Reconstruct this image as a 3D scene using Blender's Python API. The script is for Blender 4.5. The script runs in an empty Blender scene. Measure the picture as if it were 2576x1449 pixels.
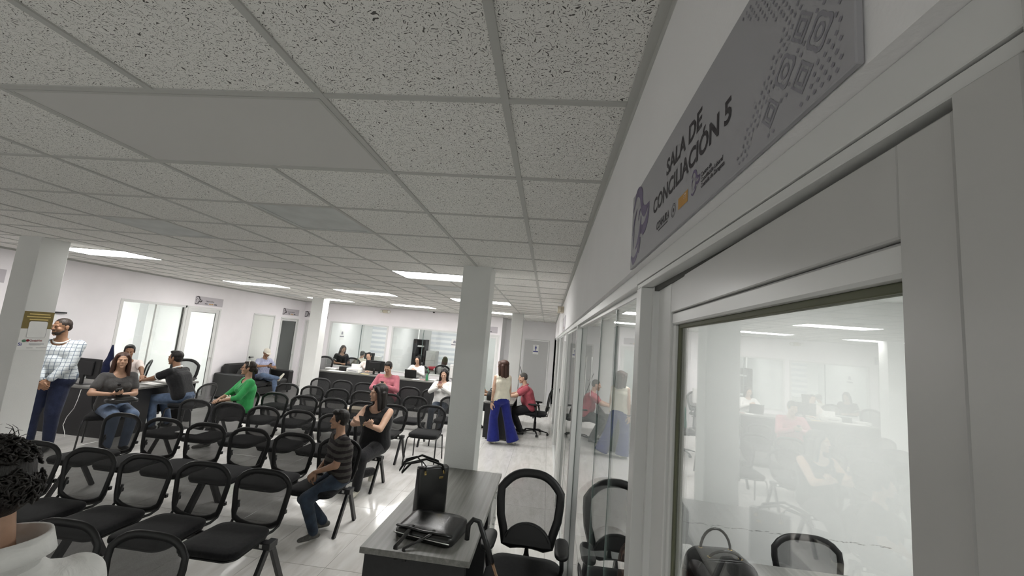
import bpy, bmesh, math, random
from mathutils import Vector, Matrix
random.seed(11)
S = bpy.context.scene
COL = S.collection
PI = math.pi

# ---------------------------------------------------------------- camera (solved from the ceiling grid)
FPX, YAW, PITCH, ROLL = 1033.0, 0.0987, 0.1292, 0.0863
CAM = Vector((0.0, 0.0, 2.02))
_ca, _sa, _cp, _sp = math.cos(YAW), math.sin(YAW), math.cos(PITCH), math.sin(PITCH)
FW = Vector((-_sa*_cp, _ca*_cp, _sp))
_rt = Vector((_ca, _sa, 0)); _up = _rt.cross(FW)
RT = math.cos(ROLL)*_rt + math.sin(ROLL)*_up
UP = -math.sin(ROLL)*_rt + math.cos(ROLL)*_up
cd = bpy.data.cameras.new('camera'); cd.sensor_width = 36.0; cd.lens = FPX/2576*36.0
cd.clip_start = 0.02; cd.clip_end = 100
cam = bpy.data.objects.new('camera', cd); COL.objects.link(cam)
cam.matrix_world = Matrix(((RT.x, UP.x, -FW.x, CAM.x), (RT.y, UP.y, -FW.y, CAM.y), (RT.z, UP.z, -FW.z, CAM.z), (0, 0, 0, 1)))
S.camera = cam
# ---------------------------------------------------------------- world, exposure (ceiling panels light the hall, world fill enters by the added rear glazing)
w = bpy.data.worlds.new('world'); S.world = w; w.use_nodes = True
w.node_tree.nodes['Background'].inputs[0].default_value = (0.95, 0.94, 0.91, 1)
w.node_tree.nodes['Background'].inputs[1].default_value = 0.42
S.view_settings.view_transform = 'Standard'
S.view_settings.look = 'None'
S.view_settings.gamma = 1.0
S.view_settings.use_curve_mapping = False
S.view_settings.exposure = 1.42
PANEL_POWER = 9.0          # main hall panels that are switched on
OFFICE_POWER = 5.2         # panels inside the glazed offices
S.cycles.use_denoising = True
S.cycles.max_bounces = 8
S.cycles.diffuse_bounces = 5
S.cycles.glossy_bounces = 4
S.cycles.use_adaptive_sampling = True
S.cycles.adaptive_threshold = 0.1
S.cycles.transparent_max_bounces = 20
S.cycles.sample_clamp_indirect = 6.0

def at(px, py, x=None, y=None, z=None):
    d = FW + (px-1288)/FPX*RT - (py-724.5)/FPX*UP
    t = (z-CAM.z)/d.z if z is not None else ((y-CAM.y)/d.y if y is not None else (x-CAM.x)/d.x)
    return CAM + t*d

# ---------------------------------------------------------------- mesh helpers
class MB:
    def __init__(s):
        s.v = []; s.f = []; s.m = []; s.s = []
    def add(s, vs, fs, mi=0, smooth=False, M=None):
        b = len(s.v)
        for p in vs:
            p = Vector(p)
            s.v.append(M @ p if M is not None else p)
        for f in fs:
            s.f.append([b+i for i in f]); s.m.append(mi); s.s.append(smooth)
        return s
    def box(s, x0, x1, y0, y1, z0, z1, ch=0.0, mi=0, M=None):
        if x1 < x0: x0, x1 = x1, x0
        if y1 < y0: y0, y1 = y1, y0
        if z1 < z0: z0, z1 = z1, z0
        if ch <= 0:
            vs = [(x, y, z) for x in (x0, x1) for y in (y0, y1) for z in (z0, z1)]
            fs = [(0, 1, 3, 2), (4, 6, 7, 5), (0, 4, 5, 1), (2, 3, 7, 6), (0, 2, 6, 4), (1, 5, 7, 3)]
            return s.add(vs, fs, mi, False, M)
        ch = min(ch, (x1-x0)*.45, (y1-y0)*.45, (z1-z0)*.45)
        X = (x0, x1); Y = (y0, y1); Z = (z0, z1)
        vs = []; idx = {}
        for i in (0, 1):
            for j in (0, 1):
                for k in (0, 1):
                    cx = X[i]+(ch if i == 0 else -ch); cy = Y[j]+(ch if j == 0 else -ch); cz = Z[k]+(ch if k == 0 else -ch)
                    for a, p in enumerate(((X[i], cy, cz), (cx, Y[j], cz), (cx, cy, Z[k]))):
                        idx[(i, j, k, a)] = len(vs); vs.append(p)
        fs = []
        q = ((0, 0), (1, 0), (1, 1), (0, 1))
        for i in (0, 1):
            fs.append([idx[(i, a, b, 0)] for a, b in (q if i else q[::-1])])
            fs.append([idx[(b, i, a, 1)] for a, b in (q if i else q[::-1])])
            fs.append([idx[(a, b, i, 2)] for a, b in (q if i else q[::-1])])
        for a in (0, 1):
            for b in (0, 1):
                fs.append([idx[(a, b, 0, 0)], idx[(a, b, 1, 0)], idx[(a, b, 1, 1)], idx[(a, b, 0, 1)]])
                fs.append([idx[(a, 0, b, 0)], idx[(a, 1, b, 0)], idx[(a, 1, b, 2)], idx[(a, 0, b, 2)]])
                fs.append([idx[(0, a, b, 1)], idx[(1, a, b, 1)], idx[(1, a, b, 2)], idx[(0, a, b, 2)]])
        for i in (0, 1):
            for j in (0, 1):
                for k in (0, 1):
                    fs.append([idx[(i, j, k, 0)], idx[(i, j, k, 1)], idx[(i, j, k, 2)]])
        return s.add(vs, fs, mi, False, M)
    def bar(s, p0, p1, w, h, up=(0, 0, 1), ch=0.002, mi=0):
        p0 = Vector(p0); p1 = Vector(p1); d = p1-p0; L = d.length; d.normalize()
        u = Vector(up)
        if abs(d.dot(u)) > .98: u = Vector((1, 0, 0))
        x = d.cross(u).normalized(); u = x.cross(d).normalized()
        M = Matrix(((x.x, d.x, u.x, p0.x), (x.y, d.y, u.y, p0.y), (x.z, d.z, u.z, p0.z), (0, 0, 0, 1)))
        return s.box(-w/2, w/2, 0, L, -h/2, h/2, ch, mi, M)
    def sweep(s, path, ra, rb=None, normal=None, seg=8, closed=False, mi=0, caps=True, smooth=True):
        """elliptic tube along a path; rb is the half size along 'normal', ra the other one"""
        P = [Vector(p) for p in path]; n = len(P)
        ra = ra if isinstance(ra, (list, tuple)) else [ra]*n
        rb = ra if rb is None else (rb if isinstance(rb, (list, tuple)) else [rb]*n)
        vs = []; fs = []; prev = None
        for i in range(n):
            if closed: t = (P[(i+1) % n]-P[i-1])
            else: t = P[min(i+1, n-1)]-P[max(i-1, 0)]
            if t.length < 1e-9: t = Vector((0, 0, 1))
            t.normalize()
            if normal is not None: nn = Vector(normal)
            else:
                nn = prev if prev is not None else (Vector((0, 0, 1)) if abs(t.z) < .9 else Vector((1, 0, 0)))
            nn = (nn - t*nn.dot(t))
            if nn.length < 1e-6: nn = t.orthogonal()
            nn.normalize(); prev = nn
            b = t.cross(nn)
            for k in range(seg):
                a = 2*PI*k/seg
                vs.append(P[i]+b*(math.cos(a)*ra[i])+nn*(math.sin(a)*rb[i]))
        m = n if closed else n-1
        for i in range(m):
            for k in range(seg):
                a = i*seg+k; b2 = i*seg+(k+1) % seg; c = ((i+1) % n)*seg+(k+1) % seg; d = ((i+1) % n)*seg+k
                fs.append((a, b2, c, d))
        s.add(vs, fs, mi, smooth)
        if caps and not closed:
            b0 = len(s.v)-len(vs)
            s.f.append([b0+k for k in range(seg)][::-1]); s.m.append(mi); s.s.append(False)
            s.f.append([b0+(n-1)*seg+k for k in range(seg)]); s.m.append(mi); s.s.append(False)
        return s
    def prism(s, poly, fn, w0, w1, mi=0):
        """polygon (u,v) extruded from w0 to w1; fn(u,v,w) -> xyz"""
        n = len(poly)
        vs = [fn(u, v, w0) for u, v in poly]+[fn(u, v, w1) for u, v in poly]
        fs = [list(range(n))[::-1], list(range(n, 2*n))]
        for i in range(n):
            j = (i+1) % n
            fs.append([i, j, n+j, n+i])
        return s.add(vs, fs, mi)
    def lathe(s, prof, c=(0, 0, 0), seg=16, mi=0, M=None, smooth=True):
        vs = []; fs = []; n = len(prof)
        for r, z in prof:
            for k in range(seg):
                a = 2*PI*k/seg
                vs.append((c[0]+r*math.cos(a), c[1]+r*math.sin(a), c[2]+z))
        for i in range(n-1):
            for k in range(seg):
                fs.append((i*seg+k, i*seg+(k+1) % seg, (i+1)*seg+(k+1) % seg, (i+1)*seg+k))
        fs.append(list(range(seg))[::-1]); fs.append([(n-1)*seg+k for k in range(seg)])
        return s.add(vs, fs, mi, smooth, M)
    def cyl(s, p0, p1, r, r1=None, seg=12, mi=0):
        return s.sweep([p0, p1], [r, r if r1 is None else r1], seg=seg, mi=mi)
    def cap(s, p0, p1, r0, r1=None, seg=12, mi=0, rings=4):
        """tapered capsule"""
        p0 = Vector(p0); p1 = Vector(p1); r1 = r0 if r1 is None else r1
        d = p1-p0; L = d.length
        t = d/L if L > 1e-6 else Vector((0, 0, 1))
        x = t.orthogonal().normalized(); y = t.cross(x)
        prof = []
        for i in range(rings+1):
            a = -PI/2+PI/2*i/rings; prof.append((r0*math.cos(a), r0*math.sin(a)))
        for i in range(rings+1):
            a = PI/2*i/rings; prof.append((r1*math.cos(a), L+r1*math.sin(a)))
        vs = []; fs = []
        for r, h in prof:
            r = max(r, 1e-4)
            for k in range(seg):
                a = 2*PI*k/seg
                vs.append(p0+t*h+x*(r*math.cos(a))+y*(r*math.sin(a)))
        n = len(prof)
        for i in range(n-1):
            for k in range(seg):
                fs.append((i*seg+k, i*seg+(k+1) % seg, (i+1)*seg+(k+1) % seg, (i+1)*seg+k))
        fs.append(list(range(seg))[::-1]); fs.append([(n-1)*seg+k for k in range(seg)])
        return s.add(vs, fs, mi, True)
    def ell(s, c, r, M=None, seg=16, rings=10, mi=0):
        c = Vector(c); vs = []; fs = []
        for i in range(rings+1):
            a = -PI/2+PI*i/rings
            ca = max(math.cos(a), 1e-3); sa = math.sin(a)
            for k in range(seg):
                b = 2*PI*k/seg
                p = Vector((r[0]*ca*math.cos(b), r[1]*ca*math.sin(b), r[2]*sa))+c
                vs.append(p)
        for i in range(rings):
            for k in range(seg):
                fs.append((i*seg+k, i*seg+(k+1) % seg, (i+1)*seg+(k+1) % seg, (i+1)*seg+k))
        fs.append(list(range(seg))[::-1]); fs.append([rings*seg+k for k in range(seg)])
        return s.add(vs, fs, mi, True, M)
    def mesh(s, name='m'):
        me = bpy.data.meshes.new(name)
        me.from_pydata([tuple(p) for p in s.v], [], s.f)
        me.polygons.foreach_set('material_index', s.m)
        me.polygons.foreach_set('use_smooth', s.s)
        me.update()
        return me

def obj(name, mb, mats, parent=None, loc=None, rotz=None, label=None, cat=None, group=None, kind=None):
    me = mb.mesh(name) if isinstance(mb, MB) else mb
    if mats is not None:
        me.materials.clear()
        for m in (mats if isinstance(mats, (list, tuple)) else [mats]): me.materials.append(m)
    o = bpy.data.objects.new(name, me); COL.objects.link(o)
    if parent is not None: o.parent = parent
    if loc is not None: o.location = loc
    if rotz is not None: o.rotation_euler = (0, 0, rotz)
    return tag(o, label, cat, group, kind)
def tag(o, label=None, cat=None, group=None, kind=None):
    if label: o['label'] = label
    if cat: o['category'] = cat
    if group: o['group'] = group
    if kind: o['kind'] = kind
    return o
def thing(name, label, cat, loc=(0, 0, 0), rotz=0.0, group=None):
    o = bpy.data.objects.new(name, None); COL.objects.link(o)
    o.empty_display_size = .1
    o.location = loc; o.rotation_euler = (0, 0, rotz)
    return tag(o, label, cat, group)
def copy_tree(o, parent=None):
    c = o.copy(); COL.objects.link(c)
    if parent is not None: c.parent = parent
    for ch in list(o.children): copy_tree(ch, c)
    return c
def struct(name, mb, mats, label=None, parent=None):
    o = obj(name, mb, mats, parent, label=label, kind='structure')
    return o

# ---------------------------------------------------------------- materials
def nmat(name):
    m = bpy.data.materials.new(name); m.use_nodes = True
    nt = m.node_tree
    return m, nt, nt.nodes['Principled BSDF']
def N(nt, typ, **kw):
    n = nt.nodes.new(typ)
    for k, v in kw.items():
        if k.startswith('i_'):
            key = k[2:].replace('_', ' ')
            n.inputs[key].default_value = v
        else: setattr(n, k, v)
    return n
def ramp(nt, fac, stops):
    r = nt.nodes.new('ShaderNodeValToRGB')
    el = r.color_ramp.elements
    while len(el) > 1: el.remove(el[-1])
    el[0].position = stops[0][0]; el[0].color = tuple(stops[0][1])+(1,)
    for p, c in stops[1:]:
        e = el.new(p); e.color = tuple(c)+(1,)
    nt.links.new(fac, r.inputs[0])
    return r.outputs[0]
def g3(v): return (v, v, v)
def pbr(name, col, rough=.5, metal=0.0, spec=.5, var=0.0, vscale=8.0, bump=0.0, bscale=200.0, coat=0.0, sheen=0.0):
    m, nt, b = nmat(name)
    b.inputs['Roughness'].default_value = rough; b.inputs['Metallic'].default_value = metal
    b.inputs['Specular IOR Level'].default_value = spec
    b.inputs['Base Color'].default_value = tuple(col)+(1,)
    if coat: b.inputs['Coat Weight'].default_value = coat
    if sheen: b.inputs['Sheen Weight'].default_value = sheen
    tc = N(nt, 'ShaderNodeTexCoord')
    if var:
        n = N(nt, 'ShaderNodeTexNoise', i_Scale=vscale, i_Detail=4.0)
        nt.links.new(tc.outputs['Object'], n.inputs['Vector'])
        lo = tuple(max(0, c*(1-var)) for c in col); hi = tuple(min(1, c*(1+var)) for c in col)
        nt.links.new(ramp(nt, n.outputs['Fac'], [(.3, lo), (.7, hi)]), b.inputs['Base Color'])
    if bump:
        n2 = N(nt, 'ShaderNodeTexNoise', i_Scale=bscale, i_Detail=2.0)
        nt.links.new(tc.outputs['Object'], n2.inputs['Vector'])
        bp = N(nt, 'ShaderNodeBump', i_Strength=bump, i_Distance=.002)
        nt.links.new(n2.outputs['Fac'], bp.inputs['Height']); nt.links.new(bp.outputs['Normal'], b.inputs['Normal'])
    return m
def emit(name, col, power):
    m = bpy.data.materials.new(name); m.use_nodes = True; nt = m.node_tree; nt.nodes.clear()
    o = N(nt, 'ShaderNodeOutputMaterial'); e = N(nt, 'ShaderNodeEmission')
    e.inputs[0].default_value = tuple(col)+(1,); e.inputs[1].default_value = power
    nt.links.new(e.outputs[0], o.inputs[0]); return m
def glass_mat(name, tint=(1, 1, 1), refl=1.0, base=0.045):
    """thin pane: clear body, mirror by Schlick's Fresnel term on either side"""
    m = bpy.data.materials.new(name); m.use_nodes = True; nt = m.node_tree; nt.nodes.clear()
    o = N(nt, 'ShaderNodeOutputMaterial'); t = N(nt, 'ShaderNodeBsdfTransparent'); g = N(nt, 'ShaderNodeBsdfGlossy', i_Roughness=0.0)
    t.inputs[0].default_value = tuple(tint)+(1,)
    lw = N(nt, 'ShaderNodeLayerWeight', i_Blend=.5)
    p = N(nt, 'ShaderNodeMath', operation='POWER'); p.inputs[1].default_value = 5.0
    nt.links.new(lw.outputs['Facing'], p.inputs[0])
    a = N(nt, 'ShaderNodeMath', operation='MULTIPLY_ADD'); a.inputs[1].default_value = (1-base)*refl; a.inputs[2].default_value = base*refl
    nt.links.new(p.outputs[0], a.inputs[0])
    mx = N(nt, 'ShaderNodeMixShader')
    nt.links.new(a.outputs[0], mx.inputs[0]); nt.links.new(t.outputs[0], mx.inputs[1]); nt.links.new(g.outputs[0], mx.inputs[2])
    nt.links.new(mx.outputs[0], o.inputs[0]); return m
def mesh_mat(name, col, solid=.5, scale=1400.0):
    """woven see-through chair mesh"""
    m, nt, b = nmat(name)
    b.inputs['Base Color'].default_value = tuple(col)+(1,); b.inputs['Roughness'].default_value = .7
    tc = N(nt, 'ShaderNodeTexCoord')
    ck = N(nt, 'ShaderNodeTexNoise', i_Scale=scale, i_Detail=0.0)
    nt.links.new(tc.outputs['Object'], ck.inputs['Vector'])
    mr = N(nt, 'ShaderNodeMapRange'); mr.inputs[1].default_value = .35; mr.inputs[2].default_value = .65
    mr.inputs[3].default_value = solid-.09; mr.inputs[4].default_value = solid+.09
    nt.links.new(ck.outputs['Fac'], mr.inputs[0]); nt.links.new(mr.outputs[0], b.inputs['Alpha'])
    return m
def tile_ceiling_mat():
    m, nt, b = nmat('acoustic_tile')
    b.inputs['Roughness'].default_value = .95; b.inputs['Specular IOR Level'].default_value = .1
    tc = N(nt, 'ShaderNodeTexCoord'); oi = N(nt, 'ShaderNodeObjectInfo')
    ad = N(nt, 'ShaderNodeVectorMath', operation='MULTIPLY_ADD'); ad.inputs[1].default_value = (3.7, 3.7, 0)
    nt.links.new(oi.outputs['Location'], ad.inputs[0]); nt.links.new(tc.outputs['Object'], ad.inputs[2])
    # slightly warped coordinates make worm-like fissures
    nz = N(nt, 'ShaderNodeTexNoise', i_Scale=32.0, i_Detail=1.0)
    nt.links.new(ad.outputs[0], nz.inputs['Vector'])
    wv = N(nt, 'ShaderNodeVectorMath', operation='MULTIPLY_ADD'); wv.inputs[1].default_value = (.05, .05, 0)
    nt.links.new(nz.outputs['Color'], wv.inputs[0]); nt.links.new(ad.outputs[0], wv.inputs[2])
    n1 = N(nt, 'ShaderNodeTexNoise', i_Scale=200.0, i_Detail=1.5, i_Roughness=.5)
    nt.links.new(wv.outputs[0], n1.inputs['Vector'])
    fis = ramp(nt, n1.outputs['Fac'], [(.368, g3(.0)), (.402, g3(1))])
    n2 = N(nt, 'ShaderNodeTexNoise', i_Scale=420.0, i_Detail=1.0)
    nt.links.new(ad.outputs[0], n2.inputs['Vector'])
    pin = ramp(nt, n2.outputs['Fac'], [(.30, g3(.55)), (.40, g3(1))])
    mu = N(nt, 'ShaderNodeMix', data_type='RGBA', blend_type='MULTIPLY'); mu.inputs[0].default_value = 1
    nt.links.new(fis, mu.inputs[6]); nt.links.new(pin, mu.inputs[7])
    mx = N(nt, 'ShaderNodeMix', data_type='RGBA'); mx.inputs[6].default_value = (.12, .115, .108, 1); mx.inputs[7].default_value = (.84, .83, .80, 1)
    nt.links.new(mu.outputs[2], mx.inputs[0]); nt.links.new(mx.outputs[2], b.inputs['Base Color'])
    bp = N(nt, 'ShaderNodeBump', i_Strength=.5, i_Distance=.003)
    nt.links.new(fis, bp.inputs['Height']); nt.links.new(bp.outputs['Normal'], b.inputs['Normal'])
    return m
def floor_mat():
    m, nt, b = nmat('polished_tile')
    b.inputs['Roughness'].default_value = .13; b.inputs['Specular IOR Level'].default_value = .5
    tc = N(nt, 'ShaderNodeTexCoord'); oi = N(nt, 'ShaderNodeObjectInfo')
    ad = N(nt, 'ShaderNodeVectorMath', operation='MULTIPLY_ADD'); ad.inputs[1].default_value = (2.3, 5.1, 0)
    nt.links.new(oi.outputs['Location'], ad.inputs[0]); nt.links.new(tc.outputs['Object'], ad.inputs[2])
    sc = N(nt, 'ShaderNodeVectorMath', operation='MULTIPLY'); sc.inputs[1].default_value = (5.0, .9, 1)
    nt.links.new(ad.outputs[0], sc.inputs[0])
    n = N(nt, 'ShaderNodeTexNoise', i_Scale=2.2, i_Detail=6.0, i_Roughness=.6, i_Distortion=.6)
    nt.links.new(sc.outputs[0], n.inputs['Vector'])
    nt.links.new(ramp(nt, n.outputs['Fac'], [(.28, (.56, .545, .515)), (.5, (.66, .645, .62)), (.72, (.73, .72, .70))]), b.inputs['Base Color'])
    return m
def wood_mat(name, dark, light, along='X', rough=.42):
    m, nt, b = nmat(name)
    b.inputs['Roughness'].default_value = rough; b.inputs['Specular IOR Level'].default_value = .4
    tc = N(nt, 'ShaderNodeTexCoord')
    sc = N(nt, 'ShaderNodeVectorMath', operation='MULTIPLY')
    sc.inputs[1].default_value = (.6, 22, 22) if along == 'X' else (22, .6, 22)
    nt.links.new(tc.outputs['Object'], sc.inputs[0])
    n = N(nt, 'ShaderNodeTexNoise', i_Scale=1.6, i_Detail=7.0, i_Roughness=.65)
    nt.links.new(sc.outputs[0], n.inputs['Vector'])
    nt.links.new(ramp(nt, n.outputs['Fac'], [(.3, dark), (.55, tuple((a+c)/2 for a, c in zip(dark, light))), (.75, light)]), b.inputs['Base Color'])
    return m
def cloth_mat(name, col, var=.12, rough=.85, weave=.25):
    m, nt, b = nmat(name)
    b.inputs['Roughness'].default_value = rough; b.inputs['Specular IOR Level'].default_value = .2
    b.inputs['Sheen Weight'].default_value = .15
    tc = N(nt, 'ShaderNodeTexCoord')
    n = N(nt, 'ShaderNodeTexNoise', i_Scale=14.0, i_Detail=4.0); nt.links.new(tc.outputs['Object'], n.inputs['Vector'])
    lo = tuple(c*(1-var) for c in col); hi = tuple(min(1, c*(1+var)) for c in col)
    nt.links.new(ramp(nt, n.outputs['Fac'], [(.3, lo), (.7, hi)]), b.inputs['Base Color'])
    n2 = N(nt, 'ShaderNodeTexNoise', i_Scale=22.0, i_Detail=3.0, i_Distortion=1.2); nt.links.new(tc.outputs['Object'], n2.inputs['Vector'])
    bp = N(nt, 'ShaderNodeBump', i_Strength=weave, i_Distance=.02)
    nt.links.new(n2.outputs['Fac'], bp.inputs['Height']); nt.links.new(bp.outputs['Normal'], b.inputs['Normal'])
    return m
def stripe_mat(name, base, line, axis, period, width, axis2=None, line2=None, noise=0.0):
    """woven stripes (one axis) or checks (two axes) in metres"""
    m, nt, b = nmat(name)
    b.inputs['Roughness'].default_value = .85; b.inputs['Specular IOR Level'].default_value = .2
    tc = N(nt, 'ShaderNodeTexCoord'); sp = N(nt, 'ShaderNodeSeparateXYZ')
    vec = tc.outputs['Object']
    if noise:
        nn = N(nt, 'ShaderNodeTexNoise', i_Scale=9.0, i_Detail=2.0); nt.links.new(vec, nn.inputs['Vector'])
        va = N(nt, 'ShaderNodeVectorMath', operation='MULTIPLY_ADD'); va.inputs[1].default_value = g3(noise)
        nt.links.new(nn.outputs['Color'], va.inputs[0]); nt.links.new(vec, va.inputs[2]); vec = va.outputs[0]
    nt.links.new(vec, sp.inputs[0])
    def band(ax):
        d = N(nt, 'ShaderNodeMath', operation='DIVIDE'); d.inputs[1].default_value = period; nt.links.new(sp.outputs[ax], d.inputs[0])
        fr = N(nt, 'ShaderNodeMath', operation='FRACT'); nt.links.new(d.outputs[0], fr.inputs[0])
        lt = N(nt, 'ShaderNodeMath', operation='LESS_THAN'); lt.inputs[1].default_value = width; nt.links.new(fr.outputs[0], lt.inputs[0])
        return lt.outputs[0]
    f = band(axis)
    if axis2 is not None:
        f2 = band(axis2); mxn = N(nt, 'ShaderNodeMath', operation='MAXIMUM'); nt.links.new(f, mxn.inputs[0]); nt.links.new(f2, mxn.inputs[1]); f = mxn.outputs[0]
    mx = N(nt, 'ShaderNodeMix', data_type='RGBA'); mx.inputs[6].default_value = tuple(base)+(1,); mx.inputs[7].default_value = tuple(line)+(1,)
    nt.links.new(f, mx.inputs[0])
    nz = N(nt, 'ShaderNodeTexNoise', i_Scale=60.0, i_Detail=3.0); nt.links.new(tc.outputs['Object'], nz.inputs['Vector'])
    mu = N(nt, 'ShaderNodeMix', data_type='RGBA', blend_type='MULTIPLY'); mu.inputs[0].default_value = 1
    nt.links.new(mx.outputs[2], mu.inputs[6]); nt.links.new(ramp(nt, nz.outputs['Fac'], [(.3, g3(.78)), (.7, g3(1))]), mu.inputs[7])
    nt.links.new(mu.outputs[2], b.inputs['Base Color'])
    return m
def hair_mat(name, col, rough=.5):
    m, nt, b = nmat(name)
    b.inputs['Roughness'].default_value = rough; b.inputs['Specular IOR Level'].default_value = .35
    tc = N(nt, 'ShaderNodeTexCoord'); sc = N(nt, 'ShaderNodeVectorMath', operation='MULTIPLY'); sc.inputs[1].default_value = (90, 90, 9)
    nt.links.new(tc.outputs['Object'], sc.inputs[0])
    n = N(nt, 'ShaderNodeTexNoise', i_Scale=1.5, i_Detail=4.0); nt.links.new(sc.outputs[0], n.inputs['Vector'])
    nt.links.new(ramp(nt, n.outputs['Fac'], [(.3, tuple(c*.5 for c in col)), (.7, tuple(c*1.5 for c in col))]), b.inputs['Base Color'])
    bp = N(nt, 'ShaderNodeBump', i_Strength=.6, i_Distance=.006)
    nt.links.new(n.outputs['Fac'], bp.inputs['Height']); nt.links.new(bp.outputs['Normal'], b.inputs['Normal'])
    return m
def skin_mat(name, col):
    m = pbr(name, col, .52, spec=.4, var=.10, vscale=18, bump=.15, bscale=220)
    return m

MT = {}
MT['wall'] = pbr('white_paint', (.85, .84, .845), .8, spec=.25, var=.02, vscale=3, bump=.25, bscale=160)
MT['wall_lilac'] = pbr('pale_lilac_paint', (.85, .82, .84), .8, spec=.25, var=.02, vscale=3, bump=.2, bscale=160)
MT['wall_grey'] = pbr('grey_paint', (.82, .81, .82), .75, spec=.25, var=.02, vscale=3, bump=.2, bscale=160)
MT['wall_office'] = pbr('office_white_paint', (.87, .88, .87), .8, spec=.25, var=.03, vscale=2, bump=.2, bscale=160)
MT['pillar'] = pbr('pillar_paint', (.74, .745, .73), .8, spec=.25, var=.03, vscale=2, bump=.35, bscale=120)
MT['tile'] = tile_ceiling_mat()
MT['tee'] = pbr('tee_bar_white', (.50, .50, .48), .55, spec=.3)
MT['panel_off'] = pbr('unlit_diffuser', (.60, .59, .575), .6, spec=.3)
MT['panel_on'] = emit('lit_diffuser', (1, .985, .96), PANEL_POWER)
MT['panel_office'] = emit('office_diffuser', (1, .99, .98), OFFICE_POWER)
MT['grille'] = pbr('grille_grey', (.58, .59, .58), .6, var=.15, vscale=9)
MT['floor'] = floor_mat()
MT['grout'] = pbr('grout', (.30, .29, .27), .9)
MT['alu'] = pbr('white_aluminium', (.68, .68, .67), .32, spec=.5)
MT['alu_dark'] = pbr('grey_aluminium', (.42, .42, .40), .4, spec=.5)
MT['door_leaf'] = pbr('door_leaf_panel', (.52, .515, .505), .26, spec=.5, bump=.05, bscale=30)
MT['gasket'] = pbr('rubber_gasket', (.06, .06, .055), .7)
MT['glass'] = glass_mat('clear_pane', (.965, .98, .972))
MT['olive'] = pbr('olive_gasket', (.10, .105, .06), .6)
MT['scuff'] = pbr('grey_scuff', (.50, .50, .49), .9, var=.4, vscale=60)
MT['glass_door'] = glass_mat('door_pane', (.97, .98, .975), 1.5, .05)
MT['glass_edge'] = pbr('glass_edge_green', (.12, .16, .15), .2)
MT['black'] = pbr('black_plastic', (.008, .008, .0085), .45, spec=.4)
MT['black_metal'] = pbr('black_enamel', (.011, .011, .012), .38, spec=.5)
MT['black_gloss'] = pbr('black_gloss', (.010, .010, .011), .12)
MT['fabric'] = pbr('black_seat_fabric', (.0125, .0125, .0135), .92, spec=.15, var=.25, vscale=60, bump=.4, bscale=500, sheen=.1)
MT['mesh'] = mesh_mat('chair_mesh', (.028, .028, .029), .75)
MT['mesh_fine'] = mesh_mat('office_chair_mesh', (.05, .05, .05), .62, 900)
MT['leather'] = pbr('black_leather', (.012, .012, .012), .3, spec=.5, bump=.25, bscale=90)
MT['leather_matt'] = pbr('black_sofa_leather', (.018, .018, .018), .5, spec=.4, bump=.2, bscale=60)
MT['desk_top'] = wood_mat('grey_laminate_y', (.12, .117, .108), (.27, .265, .25), 'Y')
MT['desk_top_x'] = wood_mat('grey_laminate_x', (.12, .117, .108), (.27, .265, .25), 'X')
MT['desk_side'] = pbr('black_laminate', (.012, .012, .013), .45, var=.2, vscale=30)
MT['steel'] = pbr('brushed_steel', (.62, .62, .60), .3, metal=1)
MT['gold'] = pbr('brass', (.75, .55, .22), .25, metal=1)
MT['copper'] = pbr('copper_tube', (.55, .36, .24), .25, metal=1)
MT['paper'] = pbr('paper', (.82, .82, .80), .8, var=.03)
MT['sign'] = pbr('sign_grey', (.37, .365, .385), .55)
MT['sign_lilac'] = pbr('sign_lilac_grey', (.50, .47, .50), .55)
MT['ink'] = pbr('sign_ink', (.03, .025, .03), .6)
MT['ink_grey'] = pbr('pattern_grey', (.255, .25, .28), .6)
MT['purple'] = pbr('emblem_purple', (.14, .11, .20), .55)
MT['green'] = pbr('emblem_green', (.10, .22, .14), .55)
MT['emblem_gold'] = pbr('emblem_gold', (.46, .36, .20), .55)
MT['teal_ink'] = pbr('emblem_teal', (.10, .18, .22), .55)
MT['orange'] = pbr('logo_orange', (.50, .26, .05), .6)
MT['white_ink'] = pbr('white_print', (.8, .78, .75), .6)
MT['poster_gold'] = pbr('poster_olive_gold', (.20, .145, .035), .6, var=.15, vscale=10)
MT['blue_ink'] = pbr('blue_print', (.05, .06, .25), .6)
MT['door_white'] = pbr('flush_door_cream', (.72, .735, .70), .6, bump=.05)
MT['door_grey'] = pbr('restroom_door_grey', (.50, .50, .50), .55)
MT['blind_w'] = pbr('blind_white', (.95, .96, .97), .8)
MT['blind_g'] = pbr('blind_sheer', (.74, .77, .81), .85)
MT['jeans'] = cloth_mat('blue_jeans', (.085, .12, .19), .25)
MT['jeans_dark'] = cloth_mat('dark_jeans', (.035, .05, .075), .3)
MT['navy'] = cloth_mat('navy_trousers', (.018, .024, .055), .2)
MT['blacktrouser'] = cloth_mat('black_trousers', (.014, .014, .016), .2)
MT['blue'] = cloth_mat('royal_blue_trousers', (.016, .022, .17), .15)
MT['white_cloth'] = cloth_mat('white_cotton', (.70, .69, .67), .06)
MT['cream_cloth'] = cloth_mat('cream_knit', (.70, .66, .55), .06)
MT['pink_white'] = cloth_mat('pale_pink_cotton', (.74, .66, .62), .06)
MT['charcoal'] = cloth_mat('charcoal_polo', (.055, .053, .052), .15)
MT['black_cloth'] = cloth_mat('black_jersey', (.010, .010, .011), .2)
MT['green_cloth'] = cloth_mat('bright_green_blouse', (.045, .34, .10), .12)
MT['pink_cloth'] = cloth_mat('dusty_pink_blouse', (.42, .135, .165), .14)
MT['red_cloth'] = cloth_mat('coral_red_polo', (.40, .085, .11), .12)
MT['teal_cloth'] = cloth_mat('teal_top', (.03, .22, .18), .15)
MT['plaid'] = stripe_mat('plaid_shirt', (.62, .66, .68), (.17, .21, .27), 0, .050, .12, 2)
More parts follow.
